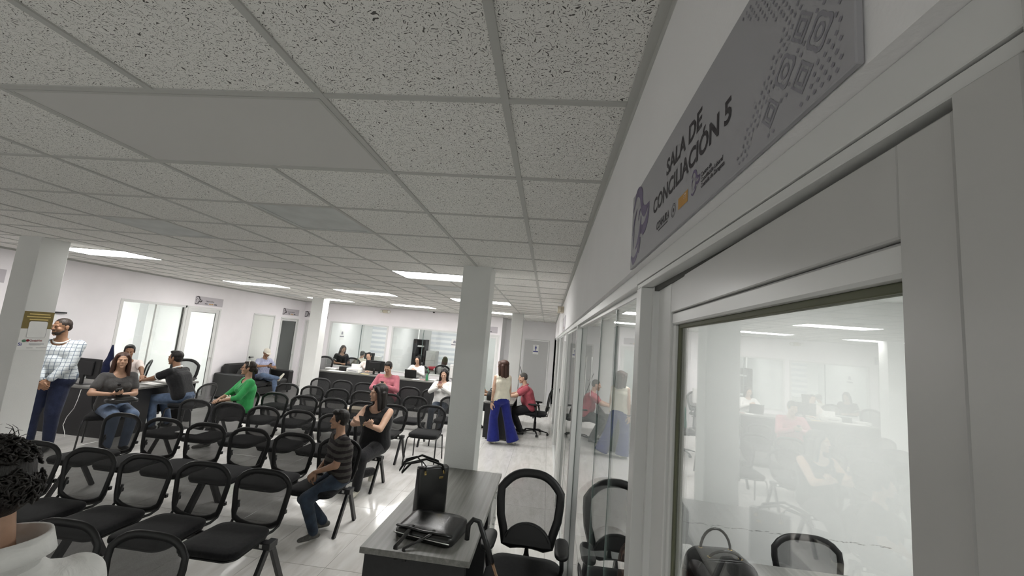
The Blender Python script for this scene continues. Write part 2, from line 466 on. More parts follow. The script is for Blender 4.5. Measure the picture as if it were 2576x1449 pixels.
MT['bluestripe'] = stripe_mat('blue_striped_shirt', (.66, .68, .78), (.12, .16, .42), 0, .018, .38, noise=.012)
MT['boystripe'] = stripe_mat('striped_camo_shirt', (.075, .070, .065), (.026, .021, .022), 2, .062, .45, noise=.02)
MT['floral'] = None
MT['vent_panel'] = pbr('perforated_vent_panel', (.56, .575, .565), .6, var=.10, vscale=5, bump=.3, bscale=400)
MT['shoe_white'] = pbr('cream_sneaker', (.62, .60, .52), .6)
MT['shoe_grey'] = pbr('grey_sneaker', (.13, .13, .12), .7, var=.3, vscale=40)
MT['shoe_black'] = pbr('black_shoe', (.015, .015, .015), .45)
MT['skin1'] = skin_mat('skin_tan', (.40, .235, .155))
MT['skin2'] = skin_mat('skin_light', (.52, .33, .235))
MT['skin3'] = skin_mat('skin_brown', (.27, .145, .085))
MT['lip'] = pbr('lips', (.28, .09, .08), .45)
MT['eyew'] = pbr('eye_white', (.55, .52, .48), .3)
MT['eyed'] = pbr('eye_dark', (.015, .01, .008), .2)
MT['hair_black'] = hair_mat('black_hair', (.010, .008, .007))
MT['hair_dark'] = hair_mat('dark_brown_hair', (.022, .014, .010))
MT['hair_brown'] = hair_mat('reddish_brown_hair', (.050, .022, .014))
MT['hair_grey'] = hair_mat('greying_hair', (.075, .07, .065), .6)
MT['screen'] = pbr('dark_screen', (.012, .013, .015), .12)
MT['phone'] = pbr('phone_case_black', (.02, .02, .02), .3)
MT['phone_pink'] = pbr('phone_case_pink', (.45, .22, .2), .35)
MT['cream_plastic'] = pbr('cream_plastic', (.62, .57, .46), .5)
MT['lens'] = pbr('lamp_lens', (.85, .85, .8), .1)
MT['cap'] = cloth_mat('cream_cap', (.70, .66, .57), .05)
MT['redcloth2'] = cloth_mat('dark_red_cloth', (.25, .02, .03), .1)
MT['navy_cloth'] = cloth_mat('navy_cloth', (.015, .02, .06), .2)
MT['yellow'] = pbr('yellow_paper', (.7, .55, .2), .7)
MT['green_pl'] = pbr('green_plastic', (.05, .25, .12), .4)
MT['beige_bag'] = pbr('beige_bag', (.60, .52, .40), .6)
def _floral():
    m, nt, b = nmat('brown_floral_cloth'); b.inputs['Roughness'].default_value = .85
    tc = N(nt, 'ShaderNodeTexCoord'); n = N(nt, 'ShaderNodeTexNoise', i_Scale=26.0, i_Detail=3.0, i_Distortion=1.0)
    nt.links.new(tc.outputs['Object'], n.inputs['Vector'])
    nt.links.new(ramp(nt, n.outputs['Fac'], [(.36, (.02, .015, .014)), (.47, (.06, .035, .03)), (.55, (.22, .08, .06)), (.62, (.30, .22, .17))]), b.inputs['Base Color'])
    return m
MT['floral'] = _floral()
# ================================================================= the room shell
ZC = 2.7635
TG = 0.61
XR, XL, YB, YR, YF = 0.21, -8.2, 13.1, 14.25, -2.5     # right wall, left wall, glazed back wall, restroom wall, rear wall

def holes_wall(axis, c0, c1, a0, a1, z0, z1, holes):
    """wall slab (axis 'x': spans y, thickness c0..c1 in x) with rectangular holes (a,b,zlo,zhi)"""
    mb = MB(); cuts = sorted(holes); cur = a0
    def put(p, q, zl, zh):
        if q-p < 1e-4 or zh-zl < 1e-4: return
        if axis == 'x': mb.box(c0, c1, p, q, zl, zh)
        else: mb.box(p, q, c0, c1, zl, zh)
    for a, b, zl, zh in cuts:
        put(cur, a, z0, z1); put(a, b, z0, zl); put(a, b, zh, z1); cur = b
    put(cur, a1, z0, z1)
    return mb

# floor ---------------------------------------------------------------------------------------------
FT = 0.6135
flo = struct('floor', MB().box(-11.0, 3.4, YF-.1, 17.0, -.12, -.0025), MT['grout'])
tile_me = MB().box(-FT/2+.0015, FT/2-.0015, -FT/2+.0015, FT/2-.0015, -.009, 0, .0015).mesh('floor_tile'); tile_me.materials.append(MT['floor'])
cells = []
for i in range(-11, 4):
    for j in range(-10, 18):
        x = -1.73+FT*(i+.5); y = 3.6+FT*(j+.5)
        if -8.2-FT/2 < x < .5 and -2.6 < y < 14.6: cells.append((x, y))
cells.sort(key=lambda c: (0 if c[1] > 1.9 else 1, c[0]**2+c[1]**2))
rest = MB()
for n, (x, y) in enumerate(cells):
    if n < 298:
        o = bpy.data.objects.new('floor_tile', tile_me); COL.objects.link(o); o.parent = flo; o.location = (x, y, 0)
    else:
        rest.box(x-FT/2+.0015, x+FT/2-.0015, y-FT/2+.0015, y+FT/2-.0015, -.009, 0)
for (x0, x1, y0, y1) in ((.5, 3.4, -1.0, 14.4), (-11, -8.5, 2.5, 13.0), (-8.5, .5, 14.6, 17)):       # floors of the side rooms
    x = x0
    while x < x1-.05:
        y = y0
        while y < y1-.05:
            rest.box(x, min(x+FT, x1)-.003, y, min(y+FT, y1)-.003, -.009, 0); y += FT
        x += FT
obj('distant_tiles', rest, MT['floor'], flo, kind='stuff')

# ceiling -------------------------------------------------------------------------------------------
cei = struct('ceiling', MB().box(-8.35, .4, YF-.1, 14.4, ZC+.06, ZC+.16), MT['wall_grey'])
GX, GY = -0.19, 1.19
def cell(i, j): return GX-TG*(i+1), GX-TG*i, GY+TG*j, GY+TG*(j+1)
lamps_on = [(1, 6), (1, 11), (1, 16), (5, 11), (5, 16), (9, 6), (9, 11), (9, 16)]
lamps_off = [(1, 0), (5, 6), (5, 0), (9, 0)]
vents = [(2, 2), (5, 3), (2, 8), (5, 9), (11, 15)]
taken = set(vents)
for i, j in lamps_on+lamps_off: taken |= {(i, j), (i+1, j)}
ctile = MB().box(-TG/2+.006, TG/2-.006, -TG/2+.006, TG/2-.006, 0, .014).mesh('ceiling_tile'); ctile.materials.append(MT['tile'])
cpart = MB().box(-.19, .19, -TG/2+.006, TG/2-.006, 0, .014).mesh('ceiling_tile_cut'); cpart.materials.append(MT['tile'])
tl = []
for i in range(-1, 13):
    for j in range(-6, 22):
        if (i, j) in taken: continue
        x0, x1, y0, y1 = cell(i, j)
        if y0 > 13.0 and x0 < -1.6: continue
        if y1 > 14.4: continue
        tl.append((i, j))
tl.sort(key=lambda c: (0 if c[1] >= -1 else 1, (cell(*c)[0])**2+(cell(*c)[2])**2))
rest = MB()
for n, (i, j) in enumerate(tl):
    x0, x1, y0, y1 = cell(i, j)
    if n < 298:
        o = bpy.data.objects.new('ceiling_tile', cpart if i < 0 else ctile); COL.objects.link(o); o.parent = cei
        o.location = (.002 if i < 0 else (x0+x1)/2, (y0+y1)/2, ZC+.004)
    else:
        rest.box(x0+.006, min(x1, .205)-.006, y0+.006, y1-.006, ZC+.004, ZC+.018)
obj('distant_ceiling_tiles', rest, MT['tile'], cei, kind='stuff')
for i in range(0, 14):
    x = GX-TG*i
    cuts = sorted((GY+TG*lj, GY+TG*(lj+1)) for li, lj in lamps_on+lamps_off if li+1 == i)
    y0_ = YF; yend = 14.25 if x > -1.6 else 13.1
    for a_, b_ in cuts+[(yend, yend)]:
        if a_-y0_ > .02: obj('tee_bar', MB().box(x-.012, x+.012, y0_, a_, ZC-.002, ZC+.012), MT['tee'], cei)
        y0_ = b_
for j in range(-6, 22):
    y = GY+TG*j
    obj('tee_bar', MB().box(XL if y < 13.1 else -1.5, XR, y-.012, y+.012, ZC-.001, ZC+.010), MT['tee'], cei)
struct('trim_1', MB().box(XR-.026, XR, YF, YR, ZC-.004, ZC+.002).box(XR-.003, XR, YF, YR, ZC-.028, ZC-.003), MT['tee'])
struct('trim_2', MB().box(XL, XL+.024, YF, YB, ZC-.004, ZC+.002).box(XL, XL+.003, YF, YB, ZC-.02, ZC), MT['tee'])
struct('trim_3', MB().box(XL, -1.5, YB-.024, YB, ZC-.004, ZC+.002), MT['tee'])

def ceiling_light(i, j, lit, label, group):
    x0, x1, y0, y1 = cell(i+1, j)[0], cell(i, j)[1], cell(i, j)[2], cell(i, j)[3]
    cx, cy = (x0+x1)/2, (y0+y1)/2
    t = thing('ceiling_light', label, 'ceiling light', (cx, cy, ZC), group=group)
    hx, hy = TG-.014, TG/2-.014
    f = MB()
    for s in (-1, 1):
        f.box(-hx, hx, s*hy-(.012 if s > 0 else 0), s*hy+(.012 if s < 0 else 0), -.002, .03)
        f.box(s*hx-(.012 if s > 0 else 0), s*hx+(.012 if s < 0 else 0), -hy+.012, hy-.012, -.002, .03)
    obj('frame', f, MT['tee'], t)
    obj('diffuser', MB().box(-hx+.012, hx-.012, -hy+.012, hy-.012, .0, .006), MT['panel_on'] if lit else MT['panel_off'], t)
    return t
names_on = {(1, 6): 'lit ceiling panel just behind the near pillar top', (1, 11): 'lit ceiling panel half hidden by the near pillar, second behind it',
            (1, 16): 'farthest lit ceiling panel beside the far right pillar', (5, 11): 'lit ceiling panel in the middle of the hall ceiling',
            (5, 16): 'lit ceiling panel nearest the glazed back offices, middle column', (9, 6): 'large lit ceiling panel beside the left pillar',
            (9, 11): 'lit ceiling panel above the direction office door', (9, 16): 'lit ceiling panel partly hidden by the far left pillar'}
for k in lamps_on: ceiling_light(*k, True, names_on[k], 'lit ceiling panels')
names_off = {(1, 0): 'large unlit flat ceiling panel nearest the viewer', (5, 6): 'pale unlit ceiling panel between the two lit rows',
             (5, 0): 'unlit ceiling panel over the front chairs, out at the left', (9, 0): 'unlit ceiling panel at the far front left corner'}
for k in lamps_off: ceiling_light(*k, False, names_off[k], 'unlit ceiling panels')
vent_lab = ['large grey square ceiling grille in front of the near pillar', 'grey ceiling grille left of the largest grille, tilted pane',
            'small grey ceiling grille against the near pillar', 'grey ceiling grille above the middle lit panel', 'distant grey ceiling grille by the left wall corner']
for k, (i, j) in enumerate(vents):
    x0, x1, y0, y1 = cell(i, j)
    t = thing('ceiling_vent', vent_lab[k], 'ceiling vent', ((x0+x1)/2, (y0+y1)/2, ZC), group='ceiling grilles')
    h = TG/2-.014
    f = MB()
    for s in (-1, 1):
        f.box(-h, h, s*h-(.03 if s > 0 else 0), s*h+(.03 if s < 0 else 0), -.001, .012)
        f.box(s*h-(.03 if s > 0 else 0), s*h+(.03 if s < 0 else 0), -h+.03, h-.03, -.001, .012)
    obj('frame', f, MT['vent_panel'], t)
    pt = .03 if k == 1 else 0.0           # one panel hangs down on one side
    M = Matrix.Rotation(-pt, 4, 'Y')
    obj('perforated_panel', MB().box(-h+.031, h-.031, -h+.031, h-.031, .002, .006, .001, 0, M), MT['vent_panel'], t)
    obj('plenum_back', MB().box(-h, h, -h, h, .03, .034), MT['grille'], t)

# walls ---------------------------------------------------------------------------------------------
WT = .12
left_holes = [(3.75, 4.65, 0, 2.2), (7.15, 8.62, 0, 2.2), (8.62, 9.6, 0, 2.2), (10.76, 11.68, 0, 2.19), (11.95, 12.85, 0, 2.16)]
struct('wall_left', holes_wall('x', XL-WT, XL, YF, YB+.12, 0, ZC+.06, left_holes), MT['wall_lilac'])
struct('wall_right', holes_wall('x', XR, XR+.10, YF, YR+.1, 0, ZC+.06, [(.06, YR, 0, 2.236)]), MT['wall'])
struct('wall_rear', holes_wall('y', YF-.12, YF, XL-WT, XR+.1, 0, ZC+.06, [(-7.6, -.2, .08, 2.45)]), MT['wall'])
w0 = bpy.data.objects.new('added_fill_window', None); COL.objects.link(w0); w0['kind'] = 'structure'      # unseen glazed front behind the viewer, added so world light fills the near end
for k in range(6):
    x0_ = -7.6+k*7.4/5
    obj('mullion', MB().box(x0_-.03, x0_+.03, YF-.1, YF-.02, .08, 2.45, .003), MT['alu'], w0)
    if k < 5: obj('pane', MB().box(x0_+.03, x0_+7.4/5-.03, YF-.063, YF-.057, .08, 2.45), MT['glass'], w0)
back_holes = [(-8.12, -7.42, 0, 2.16), (-7.24, -5.23, .72, 2.18), (-5.11, -2.88, .72, 2.19), (-2.5, -1.56, 0, 2.18)]
struct('wall_back', holes_wall('y', YB, YB+WT, XL, -1.5, 0, ZC+.06, back_holes), MT['wall_lilac'])
struct('wall_recess', MB().box(-1.62, -1.5, YB+WT, YR, 0, ZC+.06), MT['wall_grey'])
struct('wall_restroom', holes_wall('y', YR, YR+WT, -1.62, XR+.1, 0, ZC+.06, [(-.84, .05, 0, 2.16)]), MT['wall_grey'])
struct('baseboard_restroom', MB().box(.06, XR, YR-.012, YR, 0, .1, .002).box(-1.5, -.9, YR-.012, YR, 0, .1, .002), MT['wall_grey'])
struct('baseboard_left', MB().box(XL, XL+.01, 4.7, 7.1, 0, .08, .002).box(XL, XL+.01, 9.66, 10.7, 0, .08, .002), MT['wall_lilac'])
struct('baseboard_back', MB().box(-7.4, -2.6, YB-.01, YB, 0, .08, .002), MT['wall_lilac'])

# pillars
def pillar(name, x0, x1, y0, y1, label):
    o = obj('pillar', MB().box(x0, x1, y0, y1, 0, ZC+.03, .004), MT['pillar'], label=label, cat='pillar', group='square white pillars')
    o['kind'] = 'structure'
    return o
pillar('p', -.94, -.64, 4.17, 4.47, 'square white pillar standing behind the near desk')
pillar('p', -6.30, -6.0, 4.2, 4.5, 'square white pillar at the left with a gold poster')
pillar('p', -6.62, -6.28, 10.85, 11.15, 'far square white pillar beside the sofa and dark glass door')
pillar('p', -1.0, -.7, 10.75, 11.05, 'far square white pillar beside the restroom door')

# side rooms and offices behind the glazing ----------------------------------------------------------
def room(prefix, x0, x1, y0, y1, z1, sides, mat):
    """only the inner faces that are not already a hall wall; sides is a string of L R F B"""
    mb = MB(); t = .06
    if 'L' in sides: mb.box(x0-t, x0, y0, y1, 0, z1)
    if 'R' in sides: mb.box(x1, x1+t, y0, y1, 0, z1)
    if 'F' in sides: mb.box(x0, x1, y0-t, y0, 0, z1)
    if 'B' in sides: mb.box(x0, x1, y1, y1+t, 0, z1)
    struct('wall_'+prefix, mb, mat)
    struct('ceiling_'+prefix, MB().box(x0-t, x1+t, y0-t, y1+t, z1, z1+.05), mat)
MT['panel_bright'] = emit('bright_office_diffuser', (1, .995, .98), OFFICE_POWER*1.9)
def office_lamp(x, y, z, sx, sy, lab, mat='panel_office'):
    t = thing('ceiling_light', lab, 'ceiling light', (x, y, z), group='office ceiling panels')
    f = MB()
    for s in (-1, 1):
        f.box(-sx, sx, s*sy-.015, s*sy+.015, -.02, -.001).box(s*sx-.015, s*sx+.015, -sy+.015, sy-.015, -.02, -.001)
    obj('frame', f, MT['tee'], t)
    obj('diffuser', MB().box(-sx+.016, sx-.016, -sy+.016, sy-.016, -.012, -.004), MT[mat], t)
room('conciliation', XR+.1, 3.2, -.8, 3.72, 2.62, 'RFB', MT['wall_office'])
office_lamp(1.9, 1.9, 2.62, .3, .6, 'ceiling panel inside the near conciliation room behind the door glass', 'panel_bright')
room('corridor_office', XR+.1, 3.2, 3.9, 9.0, 2.62, 'RFB', MT['wall_office'])
office_lamp(2.0, 6.2, 2.62, .3, .3, 'ceiling panel in the second room behind the glass partition')
room('far_office', XR+.1, 3.2, 9.1, 14.2, 2.62, 'RFB', MT['wall_office'])
room('direction', -10.6, XL-WT, 6.7, 10.3, 2.6, 'LFB', MT['wall_office'])
office_lamp(-9.4, 8.5, 2.6, .6, .3, 'ceiling panel inside the direction office behind the left glazing', 'panel_bright')
room('store', -10.6, XL-WT, 10.4, 13.3, 2.6, 'LFB', MT['wall_grey'])
room('entry', -10.6, XL-WT, 2.6, 6.5, 2.6, 'LFB', MT['wall_office'])
office_lamp(-9.4, 4.4, 2.6, .3, .3, 'ceiling panel in the room behind the left pillar')
room('office_one', -7.38, -5.2, YB+WT, 16.0, 2.55, 'LRB', MT['wall_office'])
office_lamp(-6.3, 14.5, 2.55, .6, .3, 'ceiling panel in the left glazed back office')
room('office_two', -5.1, -2.75, YB+WT, 16.0, 2.55, 'RB', MT['wall_office'])
office_lamp(-3.9, 14.5, 2.55, .6, .3, 'ceiling panel in the right glazed back office')
room('passage', -2.65, -1.65, YB+WT, 16.0, 2.55, 'RB', MT['wall_office'])
office_lamp(-2.1, 14.4, 2.55, .3, .3, 'ceiling panel behind the white door by the near pillar')
room('file_room', -8.3, -7.45, YB+WT, 15.0, 2.55, 'LB', MT['wall_office'])
office_lamp(-7.9, 14.0, 2.55, .2, .2, 'ceiling panel behind the narrow door in the far left corner')

# scuffed dirt line along the back wall of the conciliation room
wc = [o for o in COL.objects if o.name == 'wall_conciliation'][0]
rs = random.Random(3)
for k in range(90):
    x0_ = 1.12+k*.0184
    if rs.random() < .15: continue
    z_ = .675+.004*math.sin(k*.7)+rs.uniform(-.004, .004); h_ = rs.uniform(.0012, .005); l_ = rs.uniform(.02, .05)
    poly = [(0, rs.uniform(-.3, .3)*h_), (l_*.5, -h_), (l_, rs.uniform(-.3, .3)*h_), (l_*.6, h_)]
    obj('scuff_mark', MB().add([(x0_+a_, 3.7192, z_+b_) for a_, b_ in poly], [(0, 1, 2, 3)]), MT['scuff'], wc)
# ------------------------------------------------------------------ glazing, doors
def empty_struct(name, loc=(0, 0, 0), rotz=0):
    o = bpy.data.objects.new(name, None); COL.objects.link(o); o.location = loc; o.rotation_euler = (0, 0, rotz); o['kind'] = 'structure'
    return o
# right partition: frame, door 1 ajar, fixed panes
FX0, FX1 = .226, .30
d1 = empty_struct('door_1')
obj('header', MB().box(FX0, FX1, .2075, 1.12, 2.200, 2.236, .001).box(FX0+.002, FX1, .2075, 1.12, 2.187, 2.1985, .001), MT['alu'], d1)
obj('jamb', MB().box(FX0-.002, FX1, .2085, .246, 0, 2.186, .0015).box(FX0-.004, FX1, .06, .2065, 0, 2.236, .0015), MT['door_leaf'], d1)
obj('jamb', MB().box(FX0, FX1, 1.066, 1.12, 0, 2.186, .0015).box(FX0+.028, FX1, 1.052, 1.066, 0, 2.186, .001), MT['alu'], d1)
obj('header_gasket', MB().box(FX0+.03, FX0+.04, .246, 1.066, 2.176, 2.187), MT['gasket'], d1)
leaf = empty_struct('door_2', (FX0+.003, .250, 0), -.0454); leaf['label'] = 'half glazed white aluminium door leaf standing slightly ajar'
LW = .79
leaf.name = 'door_1_leaf'; leaf.parent = d1
obj('stile', MB().box(0, .04, 0, .044, .02, 2.180, .002), MT['door_leaf'], leaf)
obj('stile', MB().box(0, .04, LW-.118, LW, .02, 2.180, .002), MT['alu'], leaf)
obj('top_rail', MB().box(.001, .039, .044, LW-.118, 2.112, 2.180, .0015), MT['door_leaf'], leaf)
obj('bottom_rail', MB().box(.001, .039, .044, LW-.118, .02, .16, .0015), MT['door_leaf'], leaf)
bd = MB()
for z0, z1 in ((2.086, 2.111), (.161, .18)): bd.box(.004, .036, .044, LW-.118, z0, z1, .003)
bd.box(.006, .034, LW-.132, LW-.118, .18, 2.086, .003)
obj('glazing_bead', bd, MT['alu'], leaf)
obj('gasket', MB().box(.014, .026, LW-.142, LW-.132, .18, 2.086, .001).box(.014, .026, .044, LW-.132, 2.078, 2.086, .001), MT['olive'], leaf)
obj('pane', MB().box(.0175, .0225, .0442, LW-.142, .18, 2.078), MT['glass_door'], leaf)
obj('lock', MB().box(-.006, 0, LW-.045, LW-.02, .98, 1.12, .002).cyl((-.006, LW-.032, 1.06), (-.045, LW-.032, 1.06), .007).bar((-.042, LW-.032, 1.06), (-.042, LW-.13, 1.06), .012, .016), MT['steel'], leaf)
segs = [(1.12, 1.60, 'p'), (1.60, 2.08, 'p'), (2.08, 3.36, 'p'), (3.36, 3.48, 'post'), (3.48, 4.55, 'p'), (4.55, 5.42, 'p'), (5.42, 5.48, 'post'),
        (5.48, 6.34, 'door'), (6.34, 6.40, 'post'), (6.40, 8.6, 'p'), (8.6, 8.7, 'post'), (8.7, 10.8, 'p'), (10.8, 10.86, 'post'), (10.86, 11.7, 'door'), (11.7, 11.76, 'post'), (11.76, 14.25, 'p')]
win = empty_struct('window_1')
obj('top_rail', MB().box(FX0, FX1, 1.12, YR, 2.196, 2.236, .0015).box(FX0+.02, FX1-.02, 1.12, YR, 2.176, 2.196, .002), MT['alu'], win)
obj('bottom_rail', MB().box(FX0, FX1, 1.12, YR, 0, .05, .002), MT['alu'], win)
tilt = .012
for a, b, k in segs:
    if k == 'post':
        obj('post', MB().box(FX0-.001, FX1, a, b, .05, 2.196, .002), MT['alu'], win)
        obj('post_groove', MB().box(FX0-.002, FX0+.004, (a+b)/2-.003, (a+b)/2+.003, .05, 2.196), MT['alu_dark'], win)
        continue
    if k == 'p':
        o = obj('pane', MB().box(-.003, .003, .003, b-a-.003, .052, 2.18), MT['glass'], win)
        o.location = (.252+(a-1.12)*tilt*.6 if b < 3.5 else .258, a, 0); o.rotation_euler = (0, 0, -tilt*.6 if b < 3.5 else 0)
        obj('pane_joint', MB().box(.252+(b-1.12)*tilt*.6-.004 if b < 3.5 else .254, .252+(b-1.12)*tilt*.6+.004 if b < 3.5 else .262, b-.003, b+.003, .052, 2.18), MT['glass_edge'], win)
    else:
        dd = empty_struct('door_2' if a < 7 else 'door_3')
        f = MB(); f.box(.236, .276, a+.004, a+.07, .02, 2.17, .002).box(.236, .276, b-.07, b-.004, .02, 2.17, .002)
        obj('stile', f, MT['alu'], dd)
        obj('rail', MB().box(.238, .274, a+.07, b-.07, 2.09, 2.17, .002).box(.238, .274, a+.07, b-.07, .02, .12, .002), MT['alu'], dd)
        obj('pane', MB().box(.253, .259, a+.07, b-.07, .12, 2.09), MT['glass'], dd)
        obj('pull_handle', MB().bar((.226, a+.04, .95), (.226, a+.04, 1.25), .016, .02), MT['steel'], dd)

# left wall glazing
w2 = empty_struct('window_2')
fr = MB().box(XL-.09, XL+.006, 7.15, 7.21, 0, 2.2, .002).box(XL-.09, XL+.006, 7.21, 8.62, 2.15, 2.2, .002).box(XL-.09, XL+.006, 8.58, 8.64, 0, 2.2, .002).box(XL-.09, XL+.006, 7.21, 8.58, 0, .05, .002)
obj('frame', fr, MT['alu'], w2)
for a, b in ((7.21, 7.93), (7.93, 8.58)):
    obj('pane', MB().box(XL-.05-(.02 if a > 7.5 else 0), XL-.044-(.02 if a > 7.5 else 0), a, b, .05, 2.15), MT['glass'], w2)
obj('pane_joint', MB().box(XL-.07, XL-.04, 7.925, 7.935, .05, 2.15), MT['alu_dark'], w2)
obj('glass_fin', MB().box(XL-.26, XL-.071, 7.78, 7.79, .05, 2.15), MT['blind_w'], w2)
obj('shadow_gap', MB().box(XL-.06, XL-.03, 8.565, 8.58, .05, 2.15), MT['gasket'], w2)
def glazed_door(name, y0, y1, zt, pane, rail=.075, x=XL, mat='alu', handle=True):
    d = empty_struct(name)
    f = MB().box(x-.09, x+.012, y0, y0+.04, 0, zt, .002).box(x-.09, x+.012, y1-.04, y1, 0, zt, .002).box(x-.09, x+.012, y0+.04, y1-.04, zt-.04, zt, .002)
    obj('frame', f, MT[mat], d)
    a, b = y0+.045, y1-.045
    s = MB().box(x-.05, x-.01, a, a+rail, .01, zt-.045, .002).box(x-.05, x-.01, b-rail, b, .01, zt-.045, .002)
    obj('stile', s, MT[mat], d)
    obj('rail', MB().box(x-.048, x-.012, a+rail, b-rail, zt-.045-rail, zt-.045, .002).box(x-.048, x-.012, a+rail, b-rail, .01, .1, .002), MT[mat], d)
    obj('pane', MB().box(x-.033, x-.027, a+rail, b-rail, .1, zt-.045-rail), pane, d)
    g = MB().box(x-.036, x-.024, b-rail-.008, b-rail, .1, zt-.045-rail).box(x-.036, x-.024, a+rail, b-rail, zt-.053-rail, zt-.045-rail)
    obj('gasket', g, MT['gasket'], d)
    if handle: obj('handle', MB().cyl((x-.01, b-rail/2, 1.0), (x+.04, b-rail/2, 1.0), .008).bar((x+.04, b-rail/2, 1.0), (x+.04, b-rail/2-.1, 1.0), .014, .014), MT['steel'], d)
    return d
glazed_door('door_4', 8.64, 9.6, 2.2, MT['glass'])
glazed_door('door_5', 3.75, 4.65, 2.2, MT['glass'])
glazed_door('door_6', 11.95, 12.85, 2.16, MT['glass'], rail=.055)
# flush cream door with lever
d7 = empty_struct('door_7')
obj('frame', MB().box(XL-.09, XL+.012, 10.76, 10.80, 0, 2.19, .002).box(XL-.09, XL+.012, 11.64, 11.68, 0, 2.19, .002).box(XL-.09, XL+.012, 10.80, 11.64, 2.15, 2.19, .002), MT['alu'], d7)
obj('leaf', MB().box(XL-.05, XL-.01, 10.803, 11.637, .01, 2.147, .002), MT['door_white'], d7)
obj('handle', MB().lathe([(.026, 0), (.026, .012), (.01, .014), (.01, .05)], seg=12, M=Matrix.Translation((XL-.01, 10.87, .97)) @ Matrix.Rotation(PI/2, 4, 'Y')).bar((XL+.036, 10.87, .97), (XL+.036, 10.98, .97), .014, .018), MT['black_metal'], d7)
# back wall openings
w3 = empty_struct('window_3')
for (a, b, zt, joint) in ((-7.24, -5.23, 2.18, -6.15), (-5.11, -2.88, 2.19, -4.05)):
    f = MB().box(a, a+.05, YB-.008, YB+.08, .72, zt, .002).box(b-.05, b, YB-.008, YB+.08, .72, zt, .002).box(a+.05, b-.05, YB-.008, YB+.08, zt-.045, zt, .002).box(a+.05, b-.05, YB-.008, YB+.08, .72, .77, .002)
    obj('frame', f, MT['alu'], w3)
    for p, q in ((a+.05, joint), (joint, b-.05)):
        obj('pane', MB().box(p+.001, q-.001, YB+.03, YB+.036, .77, zt-.045), MT['glass'], w3)
    obj('pane_joint', MB().box(joint-.008, joint+.008, YB+.022, YB+.044, .77, zt-.045), MT['glass_edge'], w3)
def back_door(name, x0, x1, zt):
    d = empty_struct(name)
    obj('frame', MB().box(x0, x0+.04, YB-.012, YB+.09, 0, zt, .002).box(x1-.04, x1, YB-.012, YB+.09, 0, zt, .002).box(x0+.04, x1-.04, YB-.012, YB+.09, zt-.04, zt, .002), MT['alu'], d)
    a, b = x0+.045, x1-.045
    obj('stile', MB().box(a, a+.07, YB+.01, YB+.05, .01, zt-.045, .002).box(b-.07, b, YB+.01, YB+.05, .01, zt-.045, .002), MT['alu'], d)
    obj('rail', MB().box(a+.07, b-.07, YB+.012, YB+.048, zt-.115, zt-.045, .002).box(a+.07, b-.07, YB+.012, YB+.048, .01, .1, .002), MT['alu'], d)
    obj('pane', MB().box(a+.07, b-.07, YB+.027, YB+.033, .1, zt-.115), MT['glass'], d)
back_door('door_8', -8.12, -7.42, 2.16)
back_door('door_9', -2.5, -1.56, 2.18)
# restroom door
d10 = empty_struct('door_10')
obj('frame', MB().box(-.84, -.80, YR-.012, YR+.1, 0, 2.16, .002).box(.01, .05, YR-.012, YR+.1, 0, 2.16, .002).box(-.80, .01, YR-.012, YR+.1, 2.12, 2.16, .002), MT['alu'], d10)
obj('leaf', MB().box(-.797, .007, YR+.01, YR+.05, .01, 2.117, .002), MT['door_grey'], d10)
obj('knob', MB().lathe([(.03, 0), (.03, .01), (.012, .012), (.012, .04), (.028, .05), (.03, .065), (.02, .08), (0.002, .082)], seg=14, M=Matrix.Translation((-.74, YR+.01, .98)) @ Matrix.Rotation(PI/2, 4, 'X')), MT['steel'], d10)
# ================================================================= signs, posters, fittings on the walls
def text_part(s, size, mat, parent, u, v, w=-.0005, align='LEFT', bold=0.0, name='lettering', sx=1.0, sp=1.0, shear=0.0):
    c = bpy.data.curves.new('t', 'FONT'); c.body = s; c.size = size; c.extrude = 0.0; c.align_x = align; c.offset = bold; c.space_line = sp; c.shear = shear
    c.resolution_u = 3
    t = bpy.data.objects.new('t', c); COL.objects.link(t)
    bpy.context.view_layer.update()
    me = bpy.data.meshes.new_from_object(t.evaluated_get(bpy.context.evaluated_depsgraph_get()))
    bpy.data.objects.remove(t); bpy.data.curves.remove(c)
    for vt in me.vertices:
        x, y, z = vt.co; vt.co = (u+x*sx, w-z, v+y)
    o = obj(name, me, mat, parent); return o
def ribbon(path, wid, n=6):
    """polygon around a smooth path with varying width"""
    P = [Vector((p[0], p[1], 0)) for p in path]; pts = []; ws = []
    for i in range(len(P)-1):
        p0 = P[max(i-1, 0)]; p1 = P[i]; p2 = P[i+1]; p3 = P[min(i+2, len(P)-1)]
        for k in range(n if i < len(P)-2 else n+1):
            t = k/n
            q = .5*((2*p1)+(-p0+p2)*t+(2*p0-5*p1+4*p2-p3)*t*t+(-p0+3*p1-3*p2+p3)*t**3)
            pts.append(q); ws.append(wid[i]*(1-t)+wid[i+1]*t)
    L = []; R = []
    for i, q in enumerate(pts):
        d = pts[min(i+1, len(pts)-1)]-pts[max(i-1, 0)]; d.normalize(); nrm = Vector((-d.y, d.x, 0))
        L.append(q+nrm*ws[i]/2); R.append(q-nrm*ws[i]/2)
    return L, R
def ribbon_mesh(mb, path, wid, w=-.0005, mi=0, u0=0, v0=0, sc=1.0, umin=None):
    L, R = ribbon(path, wid)
    vs = []; fs = []
    for a, b in zip(L, R):
        for p in (a, b):
            u = u0+p.x*sc; 
            if umin is not None: u = max(u, umin)
            vs.append((u, w, v0+p.y*sc))
    for i in range(len(L)-1): fs.append((2*i, 2*i+1, 2*i+3, 2*i+2))
    mb.add(vs, fs, mi)
